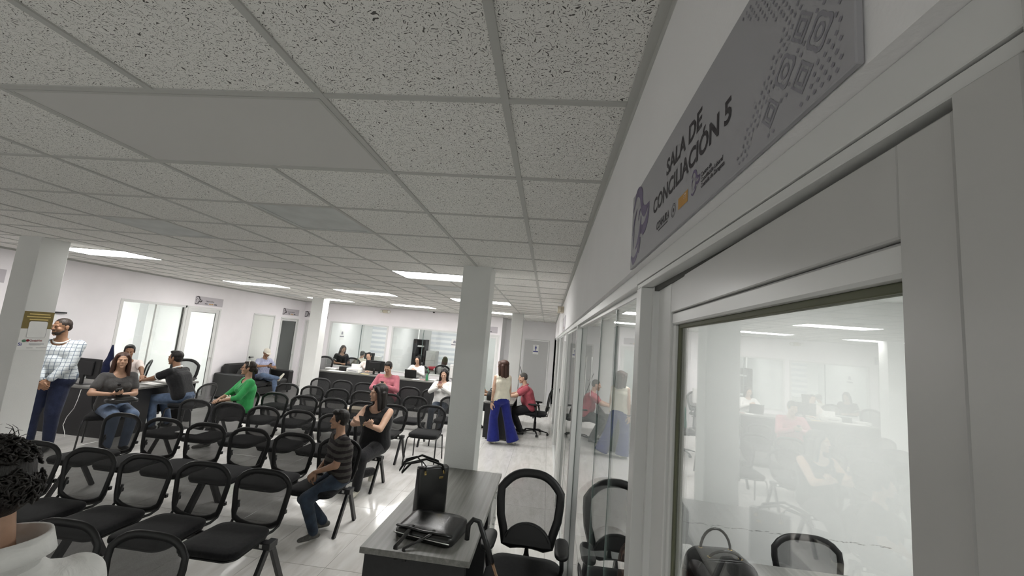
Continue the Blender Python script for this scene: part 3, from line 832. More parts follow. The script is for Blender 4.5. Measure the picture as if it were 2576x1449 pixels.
EMB = [([(.012, .150), (.050, .188), (.098, .175), (.120, .132), (.150, .112), (.196, .118)], [.006, .026, .036, .030, .034, .002], 0),
       ([(.196, .116), (.176, .082), (.140, .070), (.108, .088)], [.002, .034, .034, .006], 0),
       ([(.128, .082), (.118, .068), (.108, .088)], [.012, .012, .004], 4),
       ([(.112, .112), (.106, .082), (.086, .052), (.058, .040)], [.006, .022, .020, .002], 1),
       ([(.104, .132), (.090, .126), (.080, .108)], [.004, .014, .003], 2),
       ([(.062, .146), (.036, .122), (.016, .086)], [.003, .018, .004], 4),
       ([(.040, .100), (.028, .070), (.030, .046)], [.003, .010, .002], 2),
       ([(.112, .058), (.106, .040), (.098, .022)], [.016, .020, .014], 3),
       ([(.010, .030), (.040, .012), (.078, .022), (.092, .040)], [.010, .024, .018, .002], 0)]
def emblem(parent, u, v, sc, mats, umin=None, name='emblem'):
    mb = MB()
    for p, wd, mi in EMB: ribbon_mesh(mb, p, [q_*.82 for q_ in wd], -.0005-.0001*mi, mi, u, v, sc, umin)
    return obj(name, mb, mats, parent)
def sign_pattern(parent):
    mb = MB(); cen = [(.757, .081, 'd'), (.757, .033, 'd'), (.757, .131, 'd'), (.757, .180, 'd'), (.705, .030, 'd'), (.705, .182, 'd'),
                      (.781, .057, 'r'), (.731, .057, 'r'), (.781, .156, 'r'), (.731, .156, 'r'), (.781, .106, 'r'), (.680, .010, 'r'), (.730, .010, 'r'), (.680, .198, 'r')]
    def sq(u, v, r, rot=True):
        a = [(u-r, v), (u, v-r), (u+r, v), (u, v+r)] if rot else [(u-r, v-r), (u+r, v-r), (u+r, v+r), (u-r, v+r)]
        mb.add([(p, -.0005, q) for p, q in a], [(0, 1, 2, 3)])
    def ring(u, v, r0, r1, n, ph=0.0, wav=0.0):
        vs = []; fs = []
        for k in range(n):
            a = 2*PI*k/n+ph; e = 1+wav*math.cos(4*a)
            vs += [(u+r0*e*math.cos(a), -.0005, v+r0*e*math.sin(a)), (u+r1*e*math.cos(a), -.0005, v+r1*e*math.sin(a))]
        for k in range(n): fs.append((2*k, 2*k+1, (2*k+3) % (2*n), (2*k+2) % (2*n)))
        mb.add(vs, fs)
    inside = lambda u, v: u > .632+.100*max(0, 1-abs(v-.107)/.09) and u < .806 and .004 < v < .196
    for u, v, k in cen:
        if not (u < .80 and .012 < v < .19): continue
        if k == 'd':
            ring(u, v, .0125, .0165, 4); ring(u, v, .006, .0095, 4)
        else:
            ring(u, v, .0115, .0155, 24, 0, .14); ring(u, v, .0045, .0075, 10)
    r = 0
    v = .008
    while v < .195:
        u = .63+(.0045 if r % 2 else 0)
        while u < .806:
            if inside(u, v) and all((u-a)**2+(v-b)**2 > .0185**2 for a, b, _ in cen): sq(u, v, .0026)
            u += .009
        v += .0078; r += 1
    return obj('pattern', mb, MT['ink_grey'], parent)
def room_sign(loc, rotz, lines, label, full=False, board='sign_lilac', width=.82):
    t = thing('room_sign', label, 'sign', loc, rotz, group='grey office door signs')
    obj('board', MB().box(0, width, 0, .006, 0, .2, .001), MT[board], t)
    if full:
        emblem(t, 0, .003, 1.0, [MT['purple'], MT['green'], MT['emblem_gold'], MT['teal_ink'], MT['ink']], umin=.001)
        text_part('SALA DE', .0445, MT['ink'], t, .328, .124, bold=.0013, sx=1.10)
        text_part('CONCILIACIÓN 5', .0445, MT['ink'], t, .234, .077, bold=.0013, sx=1.075)
        text_part('COAHUILA', .022, MT['ink'], t, .268, .033, bold=.0007, sx=.80)
        obj('logo_underline', MB().add([(.285, -.0005, .027), (.35, -.0005, .027), (.35, -.0005, .0295), (.285, -.0005, .0295)], [(0, 1, 2, 3)]), MT['ink'], t)
        mb = MB()
        for r0, r1 in ((.0125, .0112), (.0095, .0088), (.004, .0)):
            vs = []; fs = []
            for k in range(24):
                a = 2*PI*k/24; vs += [(.384+r0*math.cos(a), -.0005, .037+r0*math.sin(a)), (.384+r1*math.cos(a), -.0005, .037+r1*math.sin(a))]
            for k in range(24): fs.append((2*k, 2*k+1, (2*k+3) % 48, (2*k+2) % 48))
            mb.add(vs, fs)
        obj('seal', mb, MT['ink'], t)
        obj('orange_logo', MB().add([(.411, -.0005, .028), (.460, -.0005, .027), (.460, -.0005, .047), (.411, -.0005, .048)], [(0, 1, 2, 3)]), MT['orange'], t)
        text_part('ST', .011, MT['white_ink'], t, .440, .037, -.0008)
        emblem(t, .474, .0265, .2, [MT['purple'], MT['ink'], MT['ink'], MT['ink'], MT['ink']], name='small_emblem')
        text_part('Centro de\nConciliación Laboral\nCoahuila de Zaragoza', .0092, MT['ink'], t, .517, .0425, bold=.0003, sp=.92)
        sign_pattern(t)
    else:
        emblem(t, 0, .003, 1.0, [MT['ink']]*5, umin=.001)
        n = len(lines)
        for k, s in enumerate(lines):
            text_part(s, .045, MT['ink'], t, .42 if width > .5 else .2, .085+.045*(n-1-k), align='CENTER', bold=.001)
        for a, b, m in ((.28, .36, 'ink'), (.40, .46, 'orange'), (.47, .53, 'orange'), (.56, .64, 'ink')):
            if b < width: obj('logo', MB().add([(a, -.0005, .03), (b, -.0005, .03), (b, -.0005, .05), (a, -.0005, .05)], [(0, 1, 2, 3)]), MT[m], t)
    return t
room_sign((XR-.007, 1.108, 2.237), -PI/2, [], 'large grey sign reading SALA DE CONCILIACIÓN 5 above the ajar door', True, 'sign')
room_sign((XR-.007, 6.42, 2.237), -PI/2, [], 'distant grey sign on the right wall seen almost edge-on', False)
room_sign((XL+.007, 8.79, 2.245), PI/2, ['DIRECCIÓN'], 'grey sign reading DIRECCIÓN above the left glazed door')
room_sign((XL+.007, 11.98, 2.24), PI/2, ['SALA DE JUNTAS'], 'grey sign above the dark glass door in the left corner')
room_sign((-8.17, YB-.007, 2.245), 0, [], 'grey sign half hidden by the far left pillar')
room_sign((-2.46, YB-.007, 2.235), 0, [], 'lilac grey sign right of the near pillar on the back wall')
q = at(14, 690, x=XL)
room_sign((XL+.007, q.y-.82, 2.24), PI/2, [], 'grey sign at the very left edge behind the pillar')

# restroom plate
t = thing('restroom_sign', 'small white sign with a dark blue standing man on the grey door', 'sign', (-.51, YR+.008, 1.66))
obj('plate', MB().box(0, .19, -.004, 0, 0, .32, .001), MT['paper'], t)
m = MB().add([(.095+.016*math.cos(2*PI*k/12), -.0052, .275+.016*math.sin(2*PI*k/12)) for k in range(12)], [tuple(range(12))])
for a in ([(.065, .255), (.125, .255), (.125, .19), (.115, .19), (.112, .235), (.110, .235), (.110, .12), (.098, .12), (.096, .18), (.094, .18), (.092, .12), (.080, .12), (.080, .235), (.078, .235), (.075, .19), (.065, .19)],):
    m.add([(u, -.0052, v) for u, v in a], [tuple(range(len(a)))])
obj('pictogram', m, MT['blue_ink'], t)
obj('band', MB().add([(.01, -.0052, .075), (.18, -.0052, .075), (.18, -.0052, .11), (.01, -.0052, .11)], [(0, 1, 2, 3)]), MT['blue_ink'], t)

# gold poster on the left pillar (the code square is left blank)
zt = at(97, 784, x=-6.0).z; zb = at(80, 880, x=-6.0).z
H = zt-zb
t = thing('notice_poster', 'gold and white printed poster taped to the left pillar', 'poster', (-6.0+.0035, 4.205, zb), PI/2)
obj('sheet', MB().box(0, .29, 0, .002, 0, H, 0), MT['paper'], t)
obj('gold_field', MB().add([(0, -.0008, H*.55), (.29, -.0008, H*.55), (.29, -.0008, H), (0, -.0008, H)], [(0, 1, 2, 3)]), MT['poster_gold'], t)
lines = MB()
for k, (a, b) in enumerate(((.05, .25), (.03, .26), (.06, .24))):
    v = H*(.93-.07*k); lines.add([(a, -.0014, v-.006), (b, -.0014, v-.006), (b, -.0014, v+.006), (a, -.0014, v+.006)], [(0, 1, 2, 3)])
obj('heading_lines', lines, MT['yellow'], t)
rr = []
for cx, cy, a0 in ((.225, H*.70-.0, 0), (.085, H*.70, 90), (.085, H*.36, 180), (.225, H*.36, 270)):
    for k in range(5):
        a = math.radians(a0+22.5*k); rr.append((cx+.02*math.cos(a), -.0014, cy+.02*math.sin(a)))
obj('blank_card', MB().add(rr, [tuple(range(len(rr)))]), MT['paper'], t)
obj('card_outline', MB().sweep([Vector(p)+Vector((0, -.0002, 0)) for p in rr], .0012, seg=4, closed=True), MT['ink_grey'], t)
obj('green_mark', MB().add([(.055+.022*math.cos(2*PI*k/14), -.0014, H*.235+.016*math.sin(2*PI*k/14)) for k in range(14)], [tuple(range(14))]), MT['green'], t)
obj('red_mark', MB().add([(.088+.016*math.cos(2*PI*k/14), -.0016, H*.245+.014*math.sin(2*PI*k/14)) for k in range(14)], [tuple(range(14))]), MT['redcloth2'], t)
text_part('QuejaNet', .030, MT['redcloth2'], t, .105, H*.22, -.0010, bold=.0006)
lines = MB()
for k, (a, b, v) in enumerate(((.105, .25, .165), (.105, .25, .145), (.115, .22, .125), (.09, .15, .05), (.18, .28, .05))):
    lines.add([(a, -.0014, H*v-.002), (b, -.0014, H*v-.002), (b, -.0014, H*v+.002), (a, -.0014, H*v+.002)], [(0, 1, 2, 3)])
obj('small_print', lines, MT['ink_grey'], t)
text_part('Si', .05, MT['blue_ink'], t, .005, H*.11, -.001, bold=.001, sx=1.1)
# posters in/at the back offices
def poster(loc, rotz, wd, ht, label, band='blue_ink'):
    t = thing('wall_poster', label, 'poster', loc, rotz)
    obj('sheet', MB().box(0, wd, 0, .002, 0, ht), MT['paper'], t)
    obj('print', MB().add([(wd*.25, -.001, ht*.55), (wd*.75, -.001, ht*.55), (wd*.65, -.001, ht*.85), (wd*.35, -.001, ht*.85)], [(0, 1, 2, 3)]), MT['ink_grey'], t)
    obj('band', MB().add([(0, -.001, ht*.3), (wd, -.001, ht*.3), (wd, -.001, ht*.42), (0, -.001, ht*.42)], [(0, 1, 2, 3)]), MT['ink_grey'], t)
poster((-7.375, 14.1, 1.55), PI/2, .30, .36, 'white notice on the side wall of the left back office')
poster((-3.10, YB+.022, 1.66), 0, .2, .27, 'pale printed notice stuck to the back glass beside the near pillar')
# emergency lights
def emergency(loc, rotz, label):
    t = thing('emergency_light', label, 'emergency light', loc, rotz, group='twin emergency lights')
    obj('case', MB().box(-.10, .10, -.06, 0, -.05, .05, .008), MT['cream_plastic'], t)
    for s in (-1, 1):
        h = obj('lamp_head', MB().lathe([(.028, 0), (.045, .03), (.048, .06)], seg=14, M=Matrix.Translation((s*.13, -.04, .0)) @ Matrix.Rotation(PI/2, 4, 'X')), MT['cream_plastic'], t)
        obj('lens', MB().lathe([(.046, .06), (.03, .068), (.002, .071)], seg=14, M=Matrix.Translation((s*.13, -.04, .0)) @ Matrix.Rotation(PI/2, 4, 'X')), MT['lens'], h)
        obj('arm', MB().cyl((s*.09, -.03, 0), (s*.13, -.04, 0), .012), MT['cream_plastic'], t)
emergency((-5.38, YB, 2.64), 0, 'cream twin emergency light high on the back wall above the counter')
emergency((XR, 6.75, 2.60), -PI/2, 'cream twin emergency light high on the right wall')
t = thing('security_camera', 'tiny black dome camera at the top of the back wall', 'camera', (-3.76, YB-.06, ZC-.002))
obj('base', MB().lathe([(.045, -.015), (.05, -.008), (.05, 0)], seg=16), MT['alu'], t)
obj('dome', MB().ell((0, 0, -.015), (.036, .036, .034)), MT['black_gloss'], t)
# dark bracket with a white sheet on the left wall, behind the pillar
p = at(136, 784, x=XL); p2 = at(163, 787, x=XL)
t = thing('wall_bracket', 'black metal bracket on the left wall just right of the pillar', 'bracket', (XL, p2.y, p2.z))
obj('arm', MB().box(.003, .05, -.75, 0, -.012, .012, .003), MT['black_metal'], t)
obj('plate', MB().box(0, .012, -.75, -.25, -.06, .03, .003), MT['black_metal'], t)
obj('white_sheet', MB().box(0, .004, -.75, -.1, -.3, -.02), MT['paper'], t)
# screen seen at the far left edge behind the pillar
t = thing('wall_monitor', 'black screen edge at the far left behind the pillar', 'monitor', (XL+.02, 4.85, 1.35))
obj('panel', MB().box(0, .04, -.32, .14, 0, .42, .006), MT['black'], t)
obj('mount', MB().box(-.02, 0, -.15, 0, .1, .3, .003), MT['black_metal'], t)
# paint-peeled tape and paper on the corridor glazing
p = at(1476, 897, x=.243); p1 = at(1474, 1000, x=.243)
mb = MB().prism([(-.018, 0), (.018, 0), (.006, -.06), (.004, p1.z-p.z), (-.004, p1.z-p.z), (-.006, -.06)], lambda u, v, w: (p.x+w, p.y+u*2.5, p.z+v), -.003, 0)
obj('tape_strip', mb, MT['paper'], label='white torn tape strip hanging on the corridor glass', cat='tape')
t = thing('light_switch', 'white switch plate on the wall inside the direction office', 'switch', at(444, 868, x=-10.58), PI/2)
obj('plate', MB().box(-.04, .04, 0, .01, -.06, .06, .003), MT['paper'], t)
obj('rocker', MB().box(-.012, .012, -.005, 0, -.03, .03, .002), MT['alu'], t)
# curtain pole lines by the far pillar: leaning dark rod
_a = at(1309, 922, y=14.0); _b = at(1320, 968, y=13.8); _d = _b-_a; _b = _a+_d*(-_a.z/_d.z)
obj('leaning_rod', MB().cyl(_a, _b, .008), MT['black_metal'], label='thin dark rod leaning by the restroom door', cat='rod')
# ================================================================= furniture
def rounded_rect(w, d, r, n=5, pw=None):
    """outline with rounded corners, centred"""
    pts = []
    for cx, cy, a0 in ((w/2-r, d/2-r, 0), (-w/2+r, d/2-r, 90), (-w/2+r, -d/2+r, 180), (w/2-r, -d/2+r, 270)):
        for k in range(n+1):
            a = math.radians(a0+90*k/n); pts.append((cx+r*math.cos(a), cy+r*math.sin(a)))
    return pts
def pad(mb, outline, z0, z1, dome=.012, edge=.016, mi=0, M=None):
    """upholstered pad with rounded rim; outline in xy"""
    cx = sum(p[0] for p in outline)/len(outline); cy = sum(p[1] for p in outline)/len(outline)
    rings = []
    prof = [(.93, z0), (.99, z0+edge*.5), (1.0, (z0+z1)/2), (.985, z1-edge*.5), (.94, z1), (.7, z1+dome*.6), (.35, z1+dome), ]
    vs = []; fs = []; n = len(outline)
    for sc, z in prof:
        for x, y in outline: vs.append((cx+(x-cx)*sc, cy+(y-cy)*sc, z))
    for i in range(len(prof)-1):
        for k in range(n): fs.append((i*n+k, i*n+(k+1) % n, (i+1)*n+(k+1) % n, (i+1)*n+k))
    vs.append((cx, cy, z1+dome)); c = len(vs)-1
    for k in range(n): fs.append(((len(prof)-1)*n+k, (len(prof)-1)*n+(k+1) % n, c))
    fs.append(tuple(range(n))[::-1])
    mb.add(vs, fs, mi, True, M)
    return mb
def hoop_path(wt, wb, h, rt, dip, n=7):
    """closed outline of a mesh backrest: arched top, narrower bottom with a sagging bar (u, v)"""
    pts = []
    for k in range(n+1):                        # right upper corner to left upper corner, arched
        a = PI*k/n
    top = []
    for k in range(13):
        t = -1+2*k/12; u = -t*(wt/2); v = h - rt*abs(t)**3.8
        top.append((u, v))
    left = [(-wt/2-.003, h-rt-.06), (-wt/2*.97, h*.45), (-wb/2-.004, .07), (-wb/2+.008, .025)]
    bot = []
    for k in range(1, 8):
        t = -1+2*k/8; bot.append((t*(wb/2-.012), .012-dip*(1-t*t)))
    right = [(-u, v) for u, v in left[::-1]]
    return top+left+bot+right
def back_parts(parent, x=0.0, y0=.16, z0=.425, lean=.11, wt=.445, wb=.395, h=.375, rt=.075, dip=.042, ra=.023, rb=.011, frame='black', meshm='mesh', curve=.02):
    cl, sl = math.cos(lean), math.sin(lean)
    def P(u, v, w=0): return Vector((x+u, y0+v*sl+w*cl-curve*(1-(2*u/wt)**2)*-1*.6, z0+v*cl-w*sl))
    path = [P(u, v) for u, v in hoop_path(wt, wb, h, rt, dip)]
    f = obj('backrest_frame', MB().sweep(path, ra, rb, normal=(0, cl, -sl), seg=8, closed=True), MT[frame], parent)
    mb = MB(); hp = hoop_path(wt, wb, h, rt, dip); c = P(0, h*.5, 0)
    vs = [P(u*.99, v) for u, v in hp]+[P(u*.5, h*.5+(v-h*.5)*.5, .004) for u, v in hp]+[P(0, h*.5, .006)]
    n = len(hp); fs = [(k, (k+1) % n, n+(k+1) % n, n+k) for k in range(n)]+[(n+k, n+(k+1) % n, 2*n) for k in range(n)]
    mb.add(vs, fs, 0, True)
    obj('mesh', mb, MT[meshm], f)
    return f
SEAT = rounded_rect(.45, .45, .085)
SEAT = [(x*(1-.06*(y > 0)), y) for x, y in SEAT]
def bench():
    t = thing('tandem_bench', 'b', 'bench')
    bm_ = MB().box(-.80, .80, -.03, .03, .335, .385, .004)
    obj('beam', bm_, MT['black_metal'], t)
    for sx in (-1, 1):
        for sy in (-1, 1):
            obj('leg', MB().bar((sx*.775, sy*.012, .375), (sx*.775, sy*.215, .0), .045, .028, up=(1, 0, 0), ch=.003), MT['black_metal'], t)
        obj('leg_plate', MB().box(sx*.775-.03, sx*.775+.03, -.05, .05, .345, .392, .004), MT['black_metal'], t)
        obj('sticker', MB().box(sx*.735-.022, sx*.735+.022, -.0312, -.0302, .348, .374), MT['paper'], t)
    for k in (-1, 0, 1):
        x = k*.525
        s = obj('seat', pad(MB(), [(x+u, -.135+v) for u, v in SEAT], .405, .452), MT['fabric'], t)
        obj('seat_shell', pad(MB(), [(x+u*.96, -.135+v*.96) for u, v in SEAT], .388, .408, .002, .008), MT['black'], s)
        obj('seat_bracket', MB().box(x-.09, x+.09, -.10, .05, .383, .392), MT['black_metal'], t)
        f = back_parts(t, x)
        for sx in (-1, 1):
            pth = [(x+sx*.196, .205, .56), (x+sx*.198, .185, .47), (x+sx*.195, .165, .425), (x+sx*.18, .12, .400), (x+sx*.15, .02, .394)]
            obj('back_support', MB().sweep(pth, .0105, seg=7), MT['black_metal'], f)
            obj('clip', MB().box(x+sx*.205-.012, x+sx*.205+.012, .195, .222, .50, .53, .003), MT['black'], f)
    return t
proto_bench = bench()
bench_used = [False]
def put_bench(x, y, label, group='three-seat mesh benches set out in rows', rz=0.0):
    o = proto_bench if not bench_used[0] else copy_tree(proto_bench)
    bench_used[0] = True
    o.location = (x, y, 0); o.rotation_euler = (0, 0, rz); o['label'] = label; o['group'] = group
    return o
put_bench(-2.60, 2.03, 'nearest three-seat mesh bench, cut by the bottom of the picture')
put_bench(-2.73, 3.13, 'three-seat mesh bench in the second row, its end beside the seated boy')
put_bench(-4.30, 3.13, 'three-seat mesh bench in the second row, behind the dark-haired viewer head')
put_bench(-2.69, 4.29, 'three-seat mesh bench in the third row that the boy sits on')
put_bench(-4.27, 4.29, 'three-seat mesh bench in the third row, in front of the woman in charcoal polo')
put_bench(-2.84, 5.44, 'three-seat mesh bench in the fourth row under the woman in black')
put_bench(-4.42, 5.44, 'three-seat mesh bench in the fourth row in front of the woman in green')
put_bench(-2.98, 6.62, 'three-seat mesh bench in the fifth row behind the woman in black')
put_bench(-4.55, 6.62, 'three-seat mesh bench in the fifth row that the woman in green sits on')
put_bench(-2.98, 7.74, 'three-seat mesh bench in the sixth row, aisle side')
put_bench(-4.55, 7.74, 'three-seat mesh bench in the sixth row, wall side')
put_bench(-3.00, 9.0, 'rear three-seat mesh bench that the woman in pink sits on')
put_bench(-4.58, 9.0, 'rear three-seat mesh bench in front of the counter, near the far left pillar')

def visitor():
    t = thing('visitor_chair', 'v', 'chair')
    s = obj('seat', pad(MB(), [(u*1.02, -.02+v) for u, v in SEAT], .415, .465), MT['fabric'], t)
    obj('seat_shell', pad(MB(), [(u*.97, -.02+v*.96) for u, v in SEAT], .398, .418, .002, .008), MT['black'], s)
    f = back_parts(t, 0, y0=.235, z0=.46, h=.36, lean=.14)
    for sx in (-1, 1):
        # front leg, bent at the top into the seat rail; rear leg running up into the back
        obj('leg', MB().sweep([(sx*.245, -.27, 0), (sx*.232, -.225, .36), (sx*.228, -.205, .392), (sx*.222, -.16, .402)], .0125, .011, seg=8), MT['black_metal'], t)
        obj('leg', MB().sweep([(sx*.245, .27, 0), (sx*.230, .215, .36), (sx*.228, .20, .392), (sx*.222, .15, .402)], .0125, .011, seg=8), MT['black_metal'], t)
        obj('side_rail', MB().sweep([(sx*.222, -.165, .402), (sx*.222, .155, .402)], .0125, .010, seg=8), MT['black_metal'], t)
        obj('back_support', MB().sweep([(sx*.20, .10, .400), (sx*.20, .20, .412), (sx*.199, .235, .445), (sx*.197, .262, .58)], .0105, seg=7), MT['black_metal'], t)
    obj('cross_rail', MB().bar((-.222, -.10, .402), (.222, -.10, .402), .018, .018).bar((-.222, .10, .402), (.222, .10, .402), .018, .018), MT['black_metal'], t)
    return t
proto_vis = visitor(); vis_used = [False]
def put_visitor(x, y, rz, label):
    o = proto_vis if not vis_used[0] else copy_tree(proto_vis)
    vis_used[0] = True
    o.location = (x, y, 0); o.rotation_euler = (0, 0, rz); o['label'] = label; o['group'] = 'four-legged mesh visitor chairs'
    return o
put_visitor(-1.86, 6.74, .02, 'empty four-legged mesh chair in the aisle, facing the viewer')
put_visitor(-1.80, 7.95, .0, 'four-legged mesh chair directly behind the empty aisle chair')
put_visitor(-2.10, 9.0, 0, 'four-legged mesh chair under the woman in white blouse by the pillar')
put_visitor(-6.38, 5.72, .75, 'four-legged mesh chair under the woman in charcoal polo')
put_visitor(-6.20, 6.92, -PI/2+.1, 'four-legged mesh chair under the man in black polo at the left desk')

# office chair --------------------------------------------------------------------------------------
def office_chair(label, loc, rz, arms=True, seat_z=.47, bh=.50, group='mesh-back office chairs', lumbar=True, wt=.47):
    t = thing('office_chair', label, 'office chair', loc, rz, group)
    b = obj('base', MB().lathe([(.035, .06), (.04, .09), (.03, .12)], seg=12), MT['black'], t)
    for k in range(5):
        a = 2*PI*k/5+.3; c, s_ = math.cos(a), math.sin(a)
        obj('base_arm', MB().sweep([(.02*c, .02*s_, .10), (.17*c, .17*s_, .088), (.30*c, .30*s_, .062)], [.026, .022, .015], [.018, .015, .011], normal=(0, 0, 1), seg=8), MT['black'], b)
        w_ = MB()
        for q in (-.014, .014):
            px_, py_ = .30*c-q*s_, .30*s_+q*c
            w_.sweep([(px_-.009*-s_, py_-.009*c, .026), (px_+.009*-s_, py_+.009*c, .026)], .026, seg=10)
        w_.cyl((.30*c, .30*s_, .03), (.30*c, .30*s_, .066), .008, seg=6)
        obj('caster', w_, MT['black'], b)
    obj('gas_lift', MB().cyl((0, 0, .10), (0, 0, seat_z-.05), .022).cyl((0, 0, .10), (0, 0, .28), .03), MT['black_metal'], t)
    obj('tilt_box', MB().box(-.08, .08, -.12, .14, seat_z-.085, seat_z-.04, .008), MT['black'], t)
    obj('lever', MB().cyl((.06, 0, seat_z-.06), (.25, -.02, seat_z-.07), .006).box(.22, .28, -.035, -.005, seat_z-.08, seat_z-.06, .004), MT['black'], t)
    st = [(x*1.1, y*1.08) for x, y in rounded_rect(.46, .46, .10)]
    obj('seat', pad(MB(), st, seat_z-.045, seat_z+.02, .012, .03), MT['fabric'], t)
    # back
    y0, z0, lean = .235, seat_z+.065, .16
    cl, sl = math.cos(lean), math.sin(lean)
    W0, W1 = wt, wt*.82
    def P(u, v, w=0): return Vector((u, y0+v*sl+w*cl+.030*(1-(u/.24)**2), z0+v*cl-w*sl))
    pts = []
    for k in range(15):
        a = -1+2*k/14; pts.append((-a*W0/2, bh-.11*abs(a)**2.8))
    for v, wd in ((bh-.18, W0), (bh*.4, W0*.95), (.1, W1), (.02, W1*.9)): pts.append((-wd/2, v))
    for k in range(1, 8):
        a = -1+2*k/8; pts.append((a*W1*.44, .0+.02*(1-a*a)))
    for v, wd in ((.02, W1*.9), (.1, W1), (bh*.4, W0*.95), (bh-.18, W0)): pts.append((wd/2, v))
    f = obj('backrest_frame', MB().sweep([P(u, v) for u, v in pts], .030, .014, normal=(0, cl, -sl), seg=8, closed=True), MT['black'], t)
    n = len(pts)
    vs = [P(u*.98, v, .0) for u, v in pts]+[P(u*.5, bh*.5+(v-bh*.5)*.5, .0) for u, v in pts]+[P(0, bh*.5)]
    obj('mesh', MB().add(vs, [(k, (k+1) % n, n+(k+1) % n, n+k) for k in range(n)]+[(n+k, n+(k+1) % n, 2*n) for k in range(n)], 0, True), MT['mesh_fine'], f)
    if lumbar:
        lp = [(.17*math.cos(PI*k/12), .02+.14*math.sin(PI*k/12)) for k in range(13)]
        vs = [P(u, v, -.03) for u, v in lp]+[P(u, v-.0, -.012) for u, v in lp]
        m = len(lp); fs = [tuple(range(m))[::-1], tuple(range(m, 2*m))]+[(k, (k+1) % m, m+(k+1) % m, m+k) for k in range(m)]
        lm = obj('lumbar_pad', MB().add(vs, fs), MT['black'], f)
        obj('lumbar_rim', MB().sweep([P(u*.93, .02+(v-.02)*.93, -.034) for u, v in lp[1:-1]], .004, seg=6), MT['mesh_fine'], lm)
    obj('back_bracket', MB().sweep([(0, .10, seat_z-.06), (0, .27, seat_z-.05), P(0, .10, .02)], [.035, .035, .03], [.012, .012, .012], normal=(0, .4, .9), seg=8), MT['black'], t)
    ax_ = wt*.5+.02
    if arms:
        for s_ in (-1, 1):
            obj('armrest', pad(MB(), [(s_*ax_+x*.30, -.02+y*.62) for x, y in rounded_rect(.3, .42, .12)], seat_z+.195, seat_z+.222, .006, .01), MT['black'], t)
            obj('arm_post', MB().sweep([(s_*.18, .05, seat_z-.05), (s_*(ax_-.005), .05, seat_z-.03), (s_*(ax_+.01), .04, seat_z+.06), (s_*ax_, .0, seat_z+.198)], [.016, .018, .018, .022], [.012, .012, .014, .016], seg=8), MT['black'], t)
    return t
office_chair('black mesh office chair with lumbar pad beside the near desk', (-.055, 2.86, 0), -.03, bh=.48, seat_z=.53, wt=.43)
office_chair('office chair under the man in coral red polo', (-.17, 9.62, 0), -PI/2-.1)
office_chair('office chair behind the left desk, tilted mesh back beside black polo man', (-7.55, 8.05, 0), .5)
office_chair('office chair under the woman in pale shirt at the left desk', (-8.0, 7.35, 0), 2.45-PI)
office_chair('office chair under the woman with laptop at the right counter', (-3.86, 12.38, 0), 0, lumbar=False)
office_chair('office chair under the woman behind the large monitor', (-5.42, 12.45, 0), 0, lumbar=False)
office_chair('black office chair in the left back office, back to the viewer', (-6.35, 13.55, 0), PI, lumbar=False, arms=False)
office_chair('black office chair in the right back office under the long-haired woman', (-3.45, 14.0, 0), PI, lumbar=False, arms=False)
office_chair('office chair in the left back office under the woman in black', (-7.08, 13.86, 0), .9, lumbar=False, arms=False)
office_chair('black office chair edge beside the far left pillar behind the counter', (-6.95, 12.45, 0), .3, lumbar=False)
office_chair('black office chair hung with a white garment left of the near pillar', (-2.75, 12.5, 0), -.3, lumbar=False)
office_chair('office chair under the person in teal behind the near pillar', (-1.62, 9.5, 0), PI/2, lumbar=False, arms=False)

office_chair('office chair standing behind the corridor glass inside the conciliation room', (.56, 3.05, 0), 0, seat_z=.50, bh=.46, arms=False)
# desks ---------------------------------------------------------------------------------------------
def slab(mb, x0, x1, y0, y1, z0, z1): return mb.box(x0, x1, y0, y1, z0, z1, .0025)
# near desk
t = thing('desk', 'long grey wood-grain desk with black panels in front of the near pillar', 'desk', (-.68, 3.335, 0))
obj('top', slab(MB(), -.335, .325, -.82, .82, .715, .75), MT['desk_top'], t)
obj('side_panel', slab(MB(), -.31, .30, -.80, -.772, .0, .714), MT['desk_side'], t)
obj('side_panel', slab(MB(), -.31, .30, .772, .80, .0, .714), MT['desk_side'], t)
obj('modesty_panel', slab(MB(), -.29, -.268, -.771, .771, .08, .714), MT['desk_side'], t)
pd = obj('pedestal', slab(MB(), -.22, .285, .30, .76, .04, .712), MT['desk_side'], t)
for k in range(3):
    z0 = .06+k*.215
    dr = obj('drawer', slab(MB(), .286, .306, .31, .75, z0, z0+.205), MT['panel_off'], t)
    obj('handle', MB().bar((.322, .46, z0+.16), (.322, .60, z0+.16), .012, .02).box(.306, .322, .46, .47, z0+.154, z0+.166).box(.306, .322, .59, .60, z0+.154, z0+.166), MT['alu'], dr)
# left L-shaped desk
t = thing('desk', 'black fronted corner desk at the left wall with a monitor', 'desk', (-7.35, 6.3, 0))
obj('top', slab(MB(), -.80, .73, -.32, .33, .715, .75), MT['desk_top_x'], t)
obj('front_panel', slab(MB(), -.78, .70, -.30, -.275, .0, .714), MT['desk_side'], t)
obj('side_panel', slab(MB(), .68, .705, -.274, .31, .0, .714), MT['desk_side'], t)
obj('side_panel', slab(MB(), -.78, -.755, -.274, .31, .0, .714), MT['desk_side'], t)
obj('return_top', slab(MB(), .10, .73, .331, 1.22, .715, .75), MT['desk_top_x'], t)
obj('return_panel', slab(MB(), .13, .70, 1.17, 1.195, .0, .714), MT['desk_side'], t)
obj('return_front', slab(MB(), .55, .575, .34, 1.168, .25, .714), MT['desk_side'], t)
